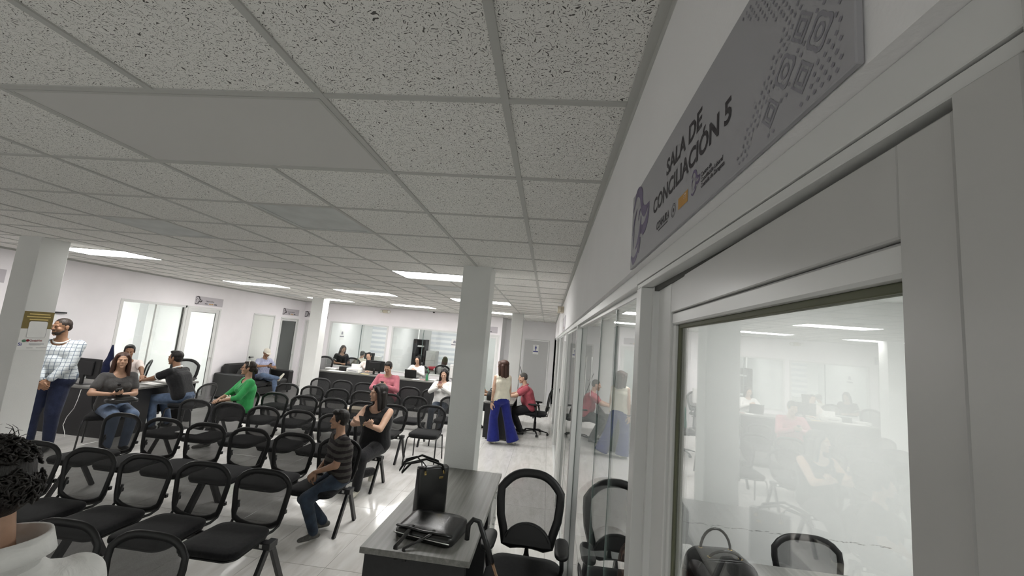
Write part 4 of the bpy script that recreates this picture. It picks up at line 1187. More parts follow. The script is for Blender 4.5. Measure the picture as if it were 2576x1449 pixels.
# counters at the back
def counter(label, x0, x1, y0, y1):
    t = thing('counter_desk', label, 'desk', ((x0+x1)/2, (y0+y1)/2, 0), group='black reception counters')
    hx, hy = (x1-x0)/2, (y1-y0)/2
    obj('top', slab(MB(), -hx, hx, -hy, hy, .715, .75), MT['desk_top_x'], t)
    obj('front_panel', slab(MB(), -hx+.02, hx-.02, -hy+.02, -hy+.045, 0.02, .714), MT['desk_side'], t)
    obj('side_panel', slab(MB(), -hx+.02, -hx+.045, -hy+.046, hy-.02, 0, .714), MT['desk_side'], t)
    obj('side_panel', slab(MB(), hx-.045, hx-.02, -hy+.046, hy-.02, 0, .714), MT['desk_side'], t)
    return t
counter('black counter desk with a large monitor and white printer', -6.45, -4.55, 11.35, 12.02)
counter('black counter desk with a laptop, right of the woman in pink', -4.50, -3.05, 11.2, 11.9)
# red man's desk
t = thing('desk', 'black sided desk where the man in coral red polo works', 'desk', (-.93, 9.45, 0))
obj('top', slab(MB(), -.30, .30, -.78, .78, .715, .75), MT['desk_top'], t)
obj('side_panel', slab(MB(), -.28, .28, -.76, -.735, .03, .714), MT['desk_side'], t)
obj('side_panel', slab(MB(), -.28, .28, .735, .76, .03, .714), MT['desk_side'], t)
obj('modesty_panel', slab(MB(), -.27, -.25, -.734, .734, .12, .714), MT['desk_side'], t)
ft = MB()
for sx in (-.2, .2):
    for sy in (-.748, .748): ft.cyl((sx, sy, 0), (sx, sy, .03), .015, seg=8)
obj('levelling_feet', ft, MT['black'], t)
# desk in the conciliation room
t = thing('desk', 'grey wood-grain desk inside the conciliation room behind the door glass', 'desk', (1.45, 2.62, 0))
obj('top', slab(MB(), -.75, .85, -.36, .35, .715, .75), MT['desk_top'], t)
obj('side_panel', slab(MB(), -.72, -.695, -.34, .33, 0, .714), MT['desk_side'], t)
obj('side_panel', slab(MB(), .795, .82, -.34, .33, 0, .714), MT['desk_side'], t)
obj('modesty_panel', slab(MB(), -.694, .794, .28, .302, .1, .714), MT['desk_side'], t)
put_visitor(1.93, 3.02, .05, 'mesh chair behind the desk inside the conciliation room')
# desk in the left back office
t = thing('desk', 'dark desk in the left back office between two seated women', 'desk', (-6.6, 14.35, 0))
obj('top', slab(MB(), -.45, .8, -.28, .32, .715, .75), MT['desk_top_x'], t)
obj('side_panel', slab(MB(), -.42, -.395, -.26, .3, 0, .714), MT['desk_side'], t)
obj('side_panel', slab(MB(), .745, .77, -.26, .3, 0, .714), MT['desk_side'], t)
t = thing('desk', 'dark desk in the right back office in front of the long-haired woman', 'desk', (-3.6, 14.75, 0))
obj('top', slab(MB(), -.7, .7, -.3, .3, .715, .75), MT['desk_top_x'], t)
obj('side_panel', slab(MB(), -.66, -.635, -.28, .28, 0, .714), MT['desk_side'], t)
obj('side_panel', slab(MB(), .635, .66, -.28, .28, 0, .714), MT['desk_side'], t)

# sofa ----------------------------------------------------------------------------------------------
t = thing('sofa', 'black leather two-seat sofa against the left wall', 'sofa', (XL+.03, 10.72, 0))
def cushion(mb, x0, x1, y0, y1, z0, z1, r=.05):
    return mb.box(x0, x1, y0, y1, z0, z1, r)
obj('base', MB().box(.02, .72, -.85, .85, .08, .26, .012), MT['leather_matt'], t)
for s_ in (-1, 1):
    obj('arm', MB().box(.0, .76, s_*1.05-(.20 if s_ > 0 else 0), s_*1.05+(.20 if s_ < 0 else 0), .06, .63, .025), MT['leather_matt'], t)
    obj('seat_cushion', cushion(MB(), .18, .75, (.005 if s_ > 0 else -.845), (.845 if s_ > 0 else -.005), .262, .42), MT['leather_matt'], t)
    M = Matrix.Translation((.06, 0, .42)) @ Matrix.Rotation(-.12, 4, 'Y')
    obj('back_cushion', MB().box(.0, .17, (.005 if s_ > 0 else -.845), (.845 if s_ > 0 else -.005), -.1, .42, .045, 0, M), MT['leather_matt'], t)
obj('back', MB().box(.0, .08, -.85, .85, .1, .78, .02), MT['leather_matt'], t)
ft = MB()
for x in (.08, .68):
    for y in (-.98, .98): ft.cyl((x, y, 0), (x, y, .06), .025, seg=10)
obj('feet', ft, MT['black'], t)

# office cabinets and blinds
t = thing('tall_cabinet', 'tall black cabinet with open shelves in the right back office', 'cabinet', (-5.02, 15.72, 0))
obj('carcass', MB().box(-.33, .36, .18, .22, 0, 1.8).box(-.33, -.305, -.2, .18, 0, 1.8).box(.0, .02, -.2, .18, 0, 1.8).box(.335, .36, -.2, .18, 0, 1.8).box(-.33, .36, -.2, .18, 1.775, 1.8).box(-.33, .36, -.2, .18, 0, .05), MT['desk_side'], t)
obj('door', MB().box(-.325, -.003, -.222, -.202, .05, 1.77, .002), MT['black_gloss'], t)
for z in (.45, .85, 1.2, 1.5): obj('shelf', MB().box(.02, .335, -.2, .18, z, z+.02), MT['desk_side'], t)
for z, h in ((1.52, .05), (.87, .05), (.87+.05, .012)):
    obj('paper_stack', MB().box(.05, .27, -.19, .05, z+.001, z+h, .002), MT['paper'], label='white paper stack lying on a shelf of the tall black cabinet' if h > .02 and z > 1 else ('lower white paper stack on the tall black cabinet shelf' if h > .02 else 'top loose sheets on the lower cabinet shelf'), cat='papers', loc=(-5.02, 15.72, 0))
t = thing('filing_cabinet', 'grey metal filing cabinet beside the tall black cabinet', 'cabinet', (-4.38, 15.7, 0))
obj('body', MB().box(-.22, .16, -.2, .22, 0, 1.4, .004), MT['alu_dark'], t)
obj('side', MB().box(-.235, -.221, -.2, .22, 0, 1.4), MT['black_metal'], t)
for k in range(4):
    d = obj('drawer', MB().box(-.2, .14, -.215, -.201, .03+k*.34, .35+k*.34, .003), MT['steel'], t)
    obj('handle', MB().bar((-.08, -.228, .24+k*.34), (.02, -.228, .24+k*.34), .01, .012), MT['steel'], d)
def blind(x0, x1, z0, z1, label):
    t = thing('zebra_blind', label, 'blind', ((x0+x1)/2, 15.97, z0), group='striped roller blinds')
    hw = (x1-x0)/2
    obj('head_rail', MB().box(-hw-.02, hw+.02, -.06, .02, z1-z0, z1-z0+.07, .006), MT['alu'], t)
    n = 15; h = (z1-z0)/n
    for k in range(n):
        obj('slat', MB().box(-hw, hw, -.012, -.009, k*h, (k+1)*h-.001), MT['blind_w'] if k % 2 == 0 else MT['blind_g'], t)
    obj('bottom_bar', MB().box(-hw, hw, -.02, -.003, -.025, 0, .003), MT['alu'], t)
blind(-7.02, -6.37, .84, 2.22, 'striped white roller blind in the left back office')
blind(-4.60, -3.55, .80, 2.22, 'wide striped white roller blind in the right back office')
# ================================================================= small things on desks and seats
def monitor(label, loc, rz, wd=.56, ht=.34, sticker=False):
    t = thing('monitor', label, 'monitor', loc, rz)
    obj('foot', pad(MB(), rounded_rect(.24, .17, .05), 0, .008, .002, .004), MT['black'], t)
    obj('neck', MB().box(-.03, .03, .02, .045, .008, .16, .006), MT['black'], t)
    obj('shell', MB().box(-wd/2, wd/2, -.012, .016, .09, .09+ht, .006).box(-wd*.3, wd*.3, .016, .034, .14, .05+ht, .012), MT['black'], t)
    obj('screen', MB().box(-wd/2+.012, wd/2-.012, -.0135, -.0122, .105, .08+ht), MT['screen'], t)
    if sticker: obj('label_plate', MB().box(-.045, .02, .0161, .0166, .095, .135), MT['paper'], t)
    return t
monitor('large black monitor with a white label, its back to the hall, on the left desk', (-7.42, 6.16, .7505), PI, .52, .32, True)
monitor('large black monitor on the counter, its back to the waiting chairs', (-4.90, 11.62, .7505), PI-.06, .58, .30)
t = thing('keyboard', 'black keyboard lying in front of the left desk monitor', 'keyboard', (-7.22, 6.44, .7505), .05)
obj('case', MB().box(-.21, .21, -.06, .06, 0, .016, .004), MT['black'], t)
kb = MB()
for r in range(4):
    for c in range(13): kb.box(-.195+c*.030, -.170+c*.030, -.05+r*.026, -.029+r*.026, .016, .021)
obj('keys', kb, MT['black_metal'], t)
t = thing('laptop', 'open black laptop on the right counter, lid toward the hall', 'laptop', (-3.80, 11.55, .7505), PI)
obj('base', MB().box(-.17, .17, -.23, 0, 0, .016, .004), MT['black'], t)
M = Matrix.Translation((0, .002, .016)) @ Matrix.Rotation(-.22, 4, 'X')
obj('lid', MB().box(-.17, .17, -.006, .004, 0, .23, .004, 0, M), MT['black'], t)
obj('screen', MB().box(-.16, .16, -.0072, -.0062, .012, .22, 0, 0, M), MT['screen'], t)
t = thing('printer', 'small white receipt printer on the counter', 'printer', (-5.48, 11.58, .7505))
obj('body', MB().box(-.19, .19, -.12, .14, 0, .13, .02), MT['paper'], t)
obj('paper_tray', MB().box(-.13, .13, .05, .11, .13, .24, .008), MT['paper'], t)
obj('slot', MB().box(-.12, .12, -.122, -.119, .05, .065), MT['ink_grey'], t)
obj('buttons', MB().box(.06, .08, -.1, -.08, .13, .134).box(.1, .12, -.1, -.08, .13, .134), MT['ink_grey'], t)
obj('toner_box', MB().box(0, .30, 0, .22, 0, .12, .004), MT['black'], label='black box behind the white printer on the counter', cat='box', loc=(-6.02, 11.72, .7505))
def papers(name, x, y, z, w_, d_, n, label, mat='paper', rz=0.0, th=.006, cat='papers'):
    mb = MB()
    for k in range(n):
        a = random.uniform(-.12, .12); M = Matrix.Translation((random.uniform(-.012, .012), random.uniform(-.012, .012), k*th)) @ Matrix.Rotation(a, 4, 'Z')
        mb.box(-w_/2, w_/2, -d_/2, d_/2, 0, th*.9, 0, 0, M)
    return obj(name, mb, MT[mat], label=label, cat=cat, loc=(x, y, z), rotz=rz)
papers('paper_stack', -6.26, 11.78, .7505, .30, .22, 9, 'tall white paper stack at the left end of the counter')
papers('loose_papers', -5.98, 11.53, .7505, .5, .24, 3, 'loose white sheets spread on the counter left of the printer', th=.002)
papers('loose_papers', -5.12, 11.48, .7505, .2, .14, 2, 'small notes beside the printer on the counter', 'yellow', th=.002)
papers('loose_papers', -3.50, 11.40, .7505, .35, .22, 3, 'white sheets on the right counter beside the laptop', th=.002)
papers('loose_papers', -3.38, 11.36, .757, .16, .12, 2, 'pink note pad on the right counter', 'phone_pink', th=.006)
papers('paper_stack', -3.16, 11.58, .7505, .16, .24, 4, 'white folders at the right end of the right counter')
papers('loose_papers', -6.95, 7.15, .7505, .34, .26, 4, 'white forms on the left desk between the two seated people', th=.003)
papers('loose_papers', -6.86, 6.78, .7505, .26, .20, 2, 'second sheet of forms under the forearm on the left desk', th=.002)
papers('loose_papers', -4.62, 5.28, .4665, .30, .21, 2, 'white folder lying on an empty bench seat in the fourth row', th=.004)
papers('paper_stack', .88, 2.72, .7505, .22, .28, 18, 'curling stack of documents on the conciliation room desk', th=.006)
papers('magazines', -3.50, 7.66, .4665, .28, .30, 4, 'beige folded garment pile on a rear bench seat', 'beige_bag', th=.02, cat='clothes')
# vase-like bottle with a sprig on the right counter
t = thing('bottle', 'green bottle with a sprig on the right counter', 'bottle', (-3.27, 11.36, .7505))
obj('body', MB().lathe([(.034, 0), (.036, .02), (.036, .12), (.018, .16), (.014, .19)], seg=14), MT['green_pl'], t)
obj('sprig', MB().sweep([(0, 0, .15), (.02, 0, .24), (.01, .01, .33)], .003, seg=5).ell((.025, 0, .25), (.02, .006, .035)).ell((-.01, 0, .29), (.02, .006, .03)).ell((.012, .01, .33), (.015, .006, .03)), MT['green'], t)

# tote bag on the near desk
t = thing('tote_bag', 'upright black leather tote bag standing on the near desk', 'bag', (-.775, 3.12, .7505), .62)
def bagbox(mb, w0, d0, w1, d1, h, n=8):
    vs = []; fs = []; prof = [(0.0, .93), (.01, 1.0), (.5, 1.0), (.97, 1.0), (1.0, .98)]
    oc = None
    for t_, sc in prof:
        a = w0+(w1-w0)*t_; b = d0+(d1-d0)*t_
        ring = rounded_rect(a*sc, b*sc, min(a, b)*.22, 3)
        if oc is None: oc = len(ring)
        vs += [(x, y, h*t_) for x, y in ring]
    for i in range(len(prof)-1):
        for k in range(oc): fs.append((i*oc+k, i*oc+(k+1) % oc, (i+1)*oc+(k+1) % oc, (i+1)*oc+k))
    fs.append(tuple(range(oc))[::-1]); fs.append(tuple((len(prof)-1)*oc+k for k in range(oc)))
    mb.add(vs, fs, 0, True); return mb
obj('body', bagbox(MB(), .22, .13, .23, .07, .31), MT['leather'], t)
obj('zip', MB().box(-.12, .12, -.006, .006, .30, .306, .002), MT['steel'], t)
for s_ in (-1, 1):
    hp = [(-.07, s_*.04, .28), (-.075, s_*.05, .33), (-.10, s_*.06+.03, .36), (-.17, s_*.05+.06, .34), (-.22, s_*.03+.07, .27), (-.20, s_*.02+.06, .33), (-.06, s_*.05+.05, .365), (.05, s_*.05, .33), (.07, s_*.04, .28)]
    obj('handle', MB().sweep(hp, .010, .004, seg=8), MT['leather'], t)
    for x in (-.07, .07): obj('buckle', MB().box(x-.008, x+.008, s_*.042-.004, s_*.042+.004, .265, .295, .002), MT['gold'], t)
obj('tag', MB().box(.035, .065, -.050, -.046, .235, .25, .001), MT['gold'], t)
# briefcase lying flat
t = thing('briefcase', 'glossy black leather briefcase lying flat with straps hanging over the desk edge', 'bag', (-.66, 2.80, .7505), -.20)
b = MB()
ol = rounded_rect(.40, .30, .05, 4)
vs = []; fs = []; n = len(ol)
for sc, z in ((.95, 0), (1.0, .012), (1.0, .045), (.97, .068), (.8, .086), (.45, .094)):
    for k, (x, y) in enumerate(ol): vs.append((x*sc, y*sc, z*(1 if y > -.05 else .72)+.006*math.sin(9*x+5*y)*(z > .05)))
for i in range(5):
    for k in range(n): fs.append((i*n+k, i*n+(k+1) % n, (i+1)*n+(k+1) % n, (i+1)*n+k))
fs.append(tuple(range(n))[::-1]); fs.append(tuple(5*n+k for k in range(n)))
obj('body', b.add(vs, fs, 0, True), MT['leather'], t)
obj('flap', MB().sweep([(-.19, -.12, .058), (-.1, -.135, .066), (0, -.14, .064), (.1, -.13, .066), (.19, -.115, .058)], .012, .006, normal=(0, 0, 1), seg=8), MT['leather'], t)
obj('zip', MB().sweep([(-.19, -.152, .028), (0, -.157, .030), (.19, -.152, .028)], .004, seg=6), MT['steel'], t)
for x0, x1 in ((-.09, -.10), (.06, -.045)):
    obj('strap', MB().sweep([(x0, -.10, .066), (x0*.95, -.15, .060), ((x0+x1)/2, -.20, .03), (x1, -.272, .010), (x1+.01, -.288, -.004), (x1+.02, -.290, -.05)], .014, .0035, seg=8), MT['leather'], t)
# walking cane with foam handle against the desk
a = at(1233, 1400, y=2.50); hnd = at(1206, 1312, y=2.56)
dirv = (a-hnd).normalized(); foot = hnd+dirv*((-hnd.z)/dirv.z)
t = thing('walking_cane', 'copper walking cane with a black foam handle leaning on the near desk', 'cane', foot)
L = lambda p: Vector(p)-foot
obj('shaft', MB().cyl((0, 0, .012), L(hnd+dirv*.10), .009, seg=10), MT['copper'], t)
obj('handle', MB().sweep([L(hnd+dirv*.22), L(hnd+dirv*.08), L(hnd), L(hnd+Vector((-.035, -.01, .012))), L(hnd+Vector((-.06, -.015, -.02))), L(hnd+Vector((-.062, -.015, -.10)))], .015, seg=10), MT['black'], t)
obj('rubber_foot', MB().lathe([(.016, 0), (.014, .03), (.011, .04)], seg=10), MT['black'], t)
# handbag in the conciliation room
t = thing('handbag', 'black handbag with gold fittings and rope handle on the conciliation room desk', 'handbag', (1.03, 2.55, .7505), .1)
vs = []; fs = []; prof = rounded_rect(.34, .21, .085, 6)
for w_, sc in ((-.085, .86), (-.075, .97), (-.04, 1.0), (.04, 1.0), (.075, .97), (.085, .86)):
    for u, v in prof: vs.append((u*sc, w_, .105+v*sc))
n = len(prof)
for i in range(5):
    for k in range(n): fs.append((i*n+k, i*n+(k+1) % n, (i+1)*n+(k+1) % n, (i+1)*n+k))
fs.append(tuple(range(n))[::-1]); fs.append(tuple(5*n+k for k in range(n)))
obj('body', MB().add(vs, fs, 0, True), MT['leather'], t)
for w_ in (-.05, .05):
    hp = [(.085*math.cos(PI*k/12), w_, .20+(.115 if w_ > 0 else .05)*math.sin(PI*k/12)) for k in range(13)]
    if w_ < 0: hp = [(x, w_-.02*math.sin(PI*k/12), z) for k, (x, _, z) in enumerate(hp)]
    obj('handle', MB().sweep(hp, .0075, seg=8), MT['leather'], t)
    for x in (-.085, .085):
        obj('ring', MB().lathe([(.011, 0), (.013, .01), (.011, .02)], seg=10, M=Matrix.Translation((x, w_, .19))), MT['gold'], t)
obj('stud', MB().ell((.11, -.086, .10), (.006, .003, .006)).ell((-.11, -.086, .10), (.006, .003, .006)), MT['gold'], t)
obj('piping', MB().sweep([(u*.98, -.08, .105+v*.98) for u, v in prof], .004, seg=5, closed=True), MT['leather'], t)
t = thing('pen', 'black pen lying on the conciliation room desk', 'pen', (1.62, 2.72, .7505), .4)
obj('barrel', MB().cyl((-.065, 0, .005), (.055, 0, .005), .005, seg=8), MT['black'], t)
obj('tip', MB().cyl((.055, 0, .005), (.07, 0, .005), .004, .001, seg=8), MT['steel'], t)
t = thing('bottle', 'green capped bottle on the conciliation room desk', 'bottle', (2.12, 2.62, .7505))
obj('body', MB().lathe([(.03, 0), (.032, .01), (.032, .10), (.015, .13)], seg=14), MT['green_pl'], t)
obj('cap', MB().lathe([(.017, .13), (.017, .155), (.01, .158)], seg=14), MT['green_pl'], t)
# black handbag on the red man's desk, backpack on the sofa
def soft_bag(label, loc, rz, w_, d_, h, cat='bag'):
    t = thing('soft_bag', label, cat, loc, rz)
    vs = []; fs = []; pr = [(0, .9), (.05, 1.0), (.45, 1.02), (.8, .8), (.97, .45)]
    ol = rounded_rect(w_, d_, min(w_, d_)*.35, 4); n = len(ol)
    for z, sc in pr: vs += [(x*sc, y*sc, z*h) for x, y in ol]
    for i in range(len(pr)-1):
        for k in range(n): fs.append((i*n+k, i*n+(k+1) % n, (i+1)*n+(k+1) % n, (i+1)*n+k))
    fs.append(tuple(range(n))[::-1]); fs.append(tuple((len(pr)-1)*n+k for k in range(n)))
    obj('body', MB().add(vs, fs, 0, True), MT['leather'], t)
    for s_ in (-1, 1):
        obj('handle', MB().sweep([(-w_*.22, s_*d_*.2, h*.85), (-w_*.16, s_*d_*.2, h*1.12), (w_*.16, s_*d_*.2, h*1.12), (w_*.22, s_*d_*.2, h*.85)], .008, seg=6), MT['leather'], t)
    return t
soft_bag('black handbag on the desk beside the standing woman in blue trousers', (-1.10, 8.90, .7505), .3, .24, .13, .22, 'handbag')
soft_bag('black backpack resting on the sofa seat', (XL+.40, 10.18, .4205), .2, .34, .24, .32, 'backpack')
# furled navy flag on a stand in the left corner behind the desk
t = thing('furled_flag', 'dark navy furled cloth on a short stand behind the left desk', 'flag', (-7.98, 6.99, 0))
obj('stand', MB().lathe([(.11, 0), (.11, .02), (.03, .04), (.012, .06)], seg=14), MT['gold'], t)
obj('pole', MB().cyl((0, 0, .03), (0, 0, 1.30), .010, seg=8), MT['gold'], t)
obj('cloth', MB().lathe([(.10, .35), (.11, .6), (.105, .85), (.09, 1.0), (.05, 1.1), (.02, 1.28), (.012, 1.33)], seg=14), MT['navy_cloth'], t)
# white garment on the chair left of the near pillar
obj('hung_garment', MB().box(-.20, .20, -.05, .02, -.42, .0, .03).cap((-.16, -.015, -.02), (.16, -.015, -.02), .045), MT['white_cloth'], label='white garment hung over an office chair left of the near pillar', cat='garment', loc=(-2.78, 12.78, 1.14))
obj('red_cloth_pile', MB().ell((0, 0, .07), (.22, .14, .075)).ell((.1, .03, .1), (.12, .09, .05)), MT['redcloth2'], label='dark red cloth heap on the desk in the right back office', cat='cloth', loc=(-4.08, 14.66, .7505))
# computer in left back office
monitor('dark monitor on the desk in the left back office', (-6.35, 14.45, .7505), .5, .36, .34)
t = thing('fan_box', 'pale storage box stack in the left back office', 'box', (-6.05, 14.5, .7505))
obj('lower_box', MB().box(-.12, .12, -.1, .1, 0, .18, .006), MT['blind_g'], t)
obj('upper_box', MB().box(-.1, .11, -.09, .09, .181, .34, .006), MT['paper'], t)
# white cable at the left desk
cb = MB().sweep([(-7.22, 5.985, .70), (-7.20, 5.95, .55), (-7.22, 5.94, .42), (-7.30, 5.93, .28), (-7.32, 5.92, .16), (-7.24, 5.90, .06), (-7.18, 5.86, .008)], .0045, seg=6)
obj('white_cable', cb, MT['paper'], label='white cable hanging down the front of the left desk', cat='cable')
# ================================================================= people
def vox(mb, size, smooth=3):
    me = mb.mesh('tmp'); o = bpy.data.objects.new('tmp', me); COL.objects.link(o)
    r = o.modifiers.new('r', 'REMESH'); r.mode = 'VOXEL'; r.voxel_size = size; r.use_smooth_shade = True
    if smooth:
        s = o.modifiers.new('s', 'SMOOTH'); s.factor = .5; s.iterations = smooth
    bpy.context.view_layer.update()
    out = bpy.data.meshes.new_from_object(o.evaluated_get(bpy.context.evaluated_depsgraph_get()))
    bpy.data.objects.remove(o); bpy.data.meshes.remove(me)
    return out
def merge(parts, name):
    """parts: list of (mesh, material index) -> one mesh"""
    bm = bmesh.new()
    for me, mi in parts:
        n0 = len(bm.faces); bm.from_mesh(me); bm.faces.ensure_lookup_table()
        if mi is not None:
            for f in bm.faces[n0:]: f.material_index = mi
        for f in bm.faces[n0:]: f.smooth = True
        bpy.data.meshes.remove(me)
    out = bpy.data.meshes.new(name); bm.to_mesh(out); bm.free(); return out
def ik(a, b, l1, l2, hint):
    d = b-a; L = d.length; mx = (l1+l2)*.998
    if L > mx: b = a+d*(mx/L); d = b-a; L = mx
    L = max(L, abs(l1-l2)+.01)
    t = d.normalized(); x = (l1*l1-l2*l2+L*L)/(2*L); h = math.sqrt(max(l1*l1-x*x, 0))
    n = Vector(hint); n = n-t*n.dot(t)
    if n.length < 1e-5: n = t.orthogonal()
    return a+t*x+n.normalized()*h, b
def hand_mb(mb, wrist, fdir, palm, side, s=1.0, curl=.5):
    """palm plus five separate bent fingers; palm = direction the palm faces, side = +1 right hand"""
    f = fdir.normalized(); p = (palm-f*palm.dot(f)).normalized(); a = f.cross(p)*side   # a: towards the thumb
    P = lambda u, v, w: wrist+f*(u*s)+a*(v*s)+p*(w*s)
    for v in (-.028, -.010, .010, .027):
        mb.cap(P(.012, v*.7, 0), P(.085, v, 0), .013*s, .0115*s, 8, rings=3)
    lens = (.060, .074, .080, .070); vs = (-.031, -.011, .010, .030)
    for k in range(4):
        base = P(.088, vs[k], 0); ang = curl*.55; L = lens[k]*s; r = (.0078, .0088, .009, .0088)[k]*s
        q = base; th = ang
        for seg, fr in ((0, .45), (1, .32), (2, .27)):
            d = f*math.cos(th)+p*math.sin(th); e = q+d*(L*fr)
            mb.cap(q, e, r*(1-.08*seg), r*(1-.08*(seg+1)), 8, rings=3); q = e; th += curl*.8
    q = P(.025, .030, .004); d = (f*.65+a*.75+p*.25).normalized(); e = q+d*(.040*s)
    mb.cap(q, e, .0125*s, .0105*s, 8, rings=3)
    d2 = (f*.9+a*.25+p*.35).normalized(); e2 = e+d2*(.030*s); mb.cap(e, e2, .0102*s, .009*s, 8, rings=3)
    d3 = (f*.95+p*.4*curl).normalized(); mb.cap(e2, e2+d3*(.022*s), .009*s, .0075*s, 8, rings=3)
def person(label, loc, face, seat=None, s=1.0, lean=.05, twist=0.0, head=(0, 0, 0), hands=None, elbows=None, feet=None, knees=None, curl=(.5, .5), palms=None,
           skin='skin1', hair='hair_dark', style='short', hlen=.2, top='white_cloth', sleeve='short', bottom='jeans', shoes='shoe_black', wide=1.0, female=False, girth=1.0,
           leg_flare=0.0, collar=None, vx=.012, extra=None, hip_fwd=0.0, crop=.0, cuffs=None, group='people in the hall', hide_legs=False, neck=0.0, side=0.0, drop=0.0, hw=1.0, neckline=(.082, .0, .028)):
    """local frame: x right, y forward, z up, origin on the floor below the hips"""
    fd = Vector((face[0], face[1], 0)).normalized(); rz = math.atan2(fd.y, fd.x)-PI/2
    root = thing('person', label, 'person', (loc[0], loc[1], 0), rz, group)
    inv = Matrix.Rotation(-rz, 4, 'Z') @ Matrix.Translation((-loc[0], -loc[1], 0))
    V = Vector
    toL = lambda p: inv @ V(p[1]) if p[0] == 'w' else V(p)
    hz = (seat+.104*s) if seat is not None else .93*s
    H = V((0, 0, hz))
    u = V((math.sin(side), math.sin(lean), math.cos(lean))).normalized()
    rt = V((math.cos(twist), math.sin(twist), 0)); fw = V((-math.sin(twist), math.cos(twist), 0)); 
    fwd = (fw-u*fw.dot(u)).normalized()
    g = girth
    pel = H; wa = H+u*.17*s; ch = H+u*.33*s; shc = H+u*(.445*s); nb = H+u*.505*s
    sw = .172*s*wide
    def torso(mb, off=0.0, low=0.0, seg=14):
        sit_ = seat is not None
        rows = [(pel+u*(.02-(0 if sit_ else .04+low))*s, .085*s*g*(1.06 if female else 1.0), (.096 if sit_ else .112)*s*g), (wa, .062*s*g, .098*s*g), (ch, .085*s*wide, .108*s*g), (shc-u*(.02*s+drop*.75), .112*s*wide, .072*s)]
        for i, (c, hw, r) in enumerate(rows):
            mb.cap(c-rt*hw, c+rt*hw, r+off, r+off, seg)
            if i:
                c0, hw0, r0 = rows[i-1]
                for k in (-1, -.5, 0, .5, 1): mb.cap(c0+rt*hw0*k, c+rt*hw*k, r0+off, r+off, seg)
        for k in (-1, 1): mb.cap(shc+rt*.06*s*k, nb+u*.005*s if not off else nb-u*.02*s+rt*.022*s*k, .060*s+off*.6, .052*s if not off else .050*s+off*.4, seg)
        if female:
            for k in (-1, 1): mb.ell(ch+rt*.072*s*k+fwd*.085*s-u*.025*s, ((.062*s+off),)*3)
        elif g > 1.08: mb.ell(wa+fwd*.05*s+u*.01*s, (.13*s*g+off, .11*s*g+off, .15*s+off))
    shs = [shc+rt*sw*k-u*drop for k in (-1, 1)]
    la1, la2 = .285*s, .250*s
    hands = hands or [(-.25, .05, hz-.15), (.25, .05, hz-.15)]
    elbows = elbows or [(-.6, -.6, -.5), (.6, -.6, -.5)]
    arm = []
    for k in (0, 1):
        e, h_ = ik(shs[k], toL(hands[k]), la1, la2, V(elbows[k])); arm.append((shs[k], e, h_))
    hips = [H+V((-.088*s, .0, -.02*s)), H+V((.088*s, .0, -.02*s))]
    lg1, lg2 = .425*s, .425*s
    if feet is None:
        feet = [(-.1, .02, .075), (.1, .02, .075)] if seat is None else [(-.11, .44*s, .075), (.11, .44*s, .075)]
    knees = knees or [(-.05, 1, .3), (.05, 1, .3)]
    leg = []
    for k in (0, 1):
        kn, an = ik(hips[k], toL(feet[k]), lg1, lg2, V(knees[k])); leg.append((hips[k], kn, an))
    # ---- head frame
    hy, hp, hr = head
    R = Matrix.Rotation(twist*.5+hy, 4, 'Z') @ Matrix.Rotation(-hp, 4, 'X') @ Matrix.Rotation(hr, 4, 'Y')
    nt_ = nb+(u*.6+V((0, .10, .4))).normalized()*(.075*s+neck)
    hc = nt_+(R.to_3x3() @ V((0, .022, .100)))*s
    HM = Matrix.Translation(hc) @ R @ Matrix.Scale(s, 4)
    # ---- body (skin): one continuous figure
    b = MB(); torso(b)
    b.cap(nb-u*.03*s, hc+(R.to_3x3() @ V((0, -.018, -.045)))*s, .056*s, .054*s, 14)
    thick = .9 if female else 1.0
    for (a, e, h_) in arm:
        b.cap(a, e, .050*s*thick*g, .040*s*thick*g, 12).cap(e, h_, .040*s*thick*g, .027*s*thick, 12)
    for (a, kn, an) in leg:
        b.cap(a, kn, .083*s*g, .055*s*g, 12).cap(kn, an, .053*s*g, .036*s, 12)
        b.cap(an, an+V((0, .02, -.02)), .036*s, .034*s, 10)
    parts = [(vox(b, vx, 4), 0)]
    hb = MB(); hj = []
    for k, (a, e, h_) in enumerate(arm):
        fdir = (h_-e).normalized(); sd = -1 if k == 0 else 1
        pl = V(palms[k]) if palms else V((-sd*.6, 0, -.6))
        if palms and len(palms) > 2 and palms[2+k] is not None: fdir = (fdir*.35+V(palms[2+k]).normalized()).normalized()
        hand_mb(hb, h_-fdir*.005, fdir, pl, -sd, s*.98, curl[k]); hj.append((h_, fdir, pl))
    parts.append((vox(hb, .0045, 1), 0))
    h = MB()
    h.ell((0, -.012, .028), (.075, .094, .086)).ell((0, .026, -.026), (.061, .064, .080)).ell((0, .044, -.074), (.041, .042, .036))
    h.cap((0, .088, .018), (0, .103, -.020), .008, .0125, 8).ell((-.010, .096, -.024), (.008, .008, .007)).ell((.010, .096, -.024), (.008, .008, .007))
    h.cap((-.034, .080, .024), (.034, .080, .024), .011, .011, 8)
    h.ell((-.036, .060, -.024), (.026, .026, .028)).ell((.036, .060, -.024), (.026, .026, .028)).ell((0, .078, -.094), (.020, .016, .018))
    h.ell((0, .086, -.058), (.024, .010, .013))
    for k in (-1, 1): h.ell((k*.075, -.006, -.006), (.009, .019, .031)).ell((k*.080, -.016, .004), (.006, .010, .020))
    hm = vox(h, .0048, 2); hm.transform(HM); parts.append((hm, 0))
    f = MB()
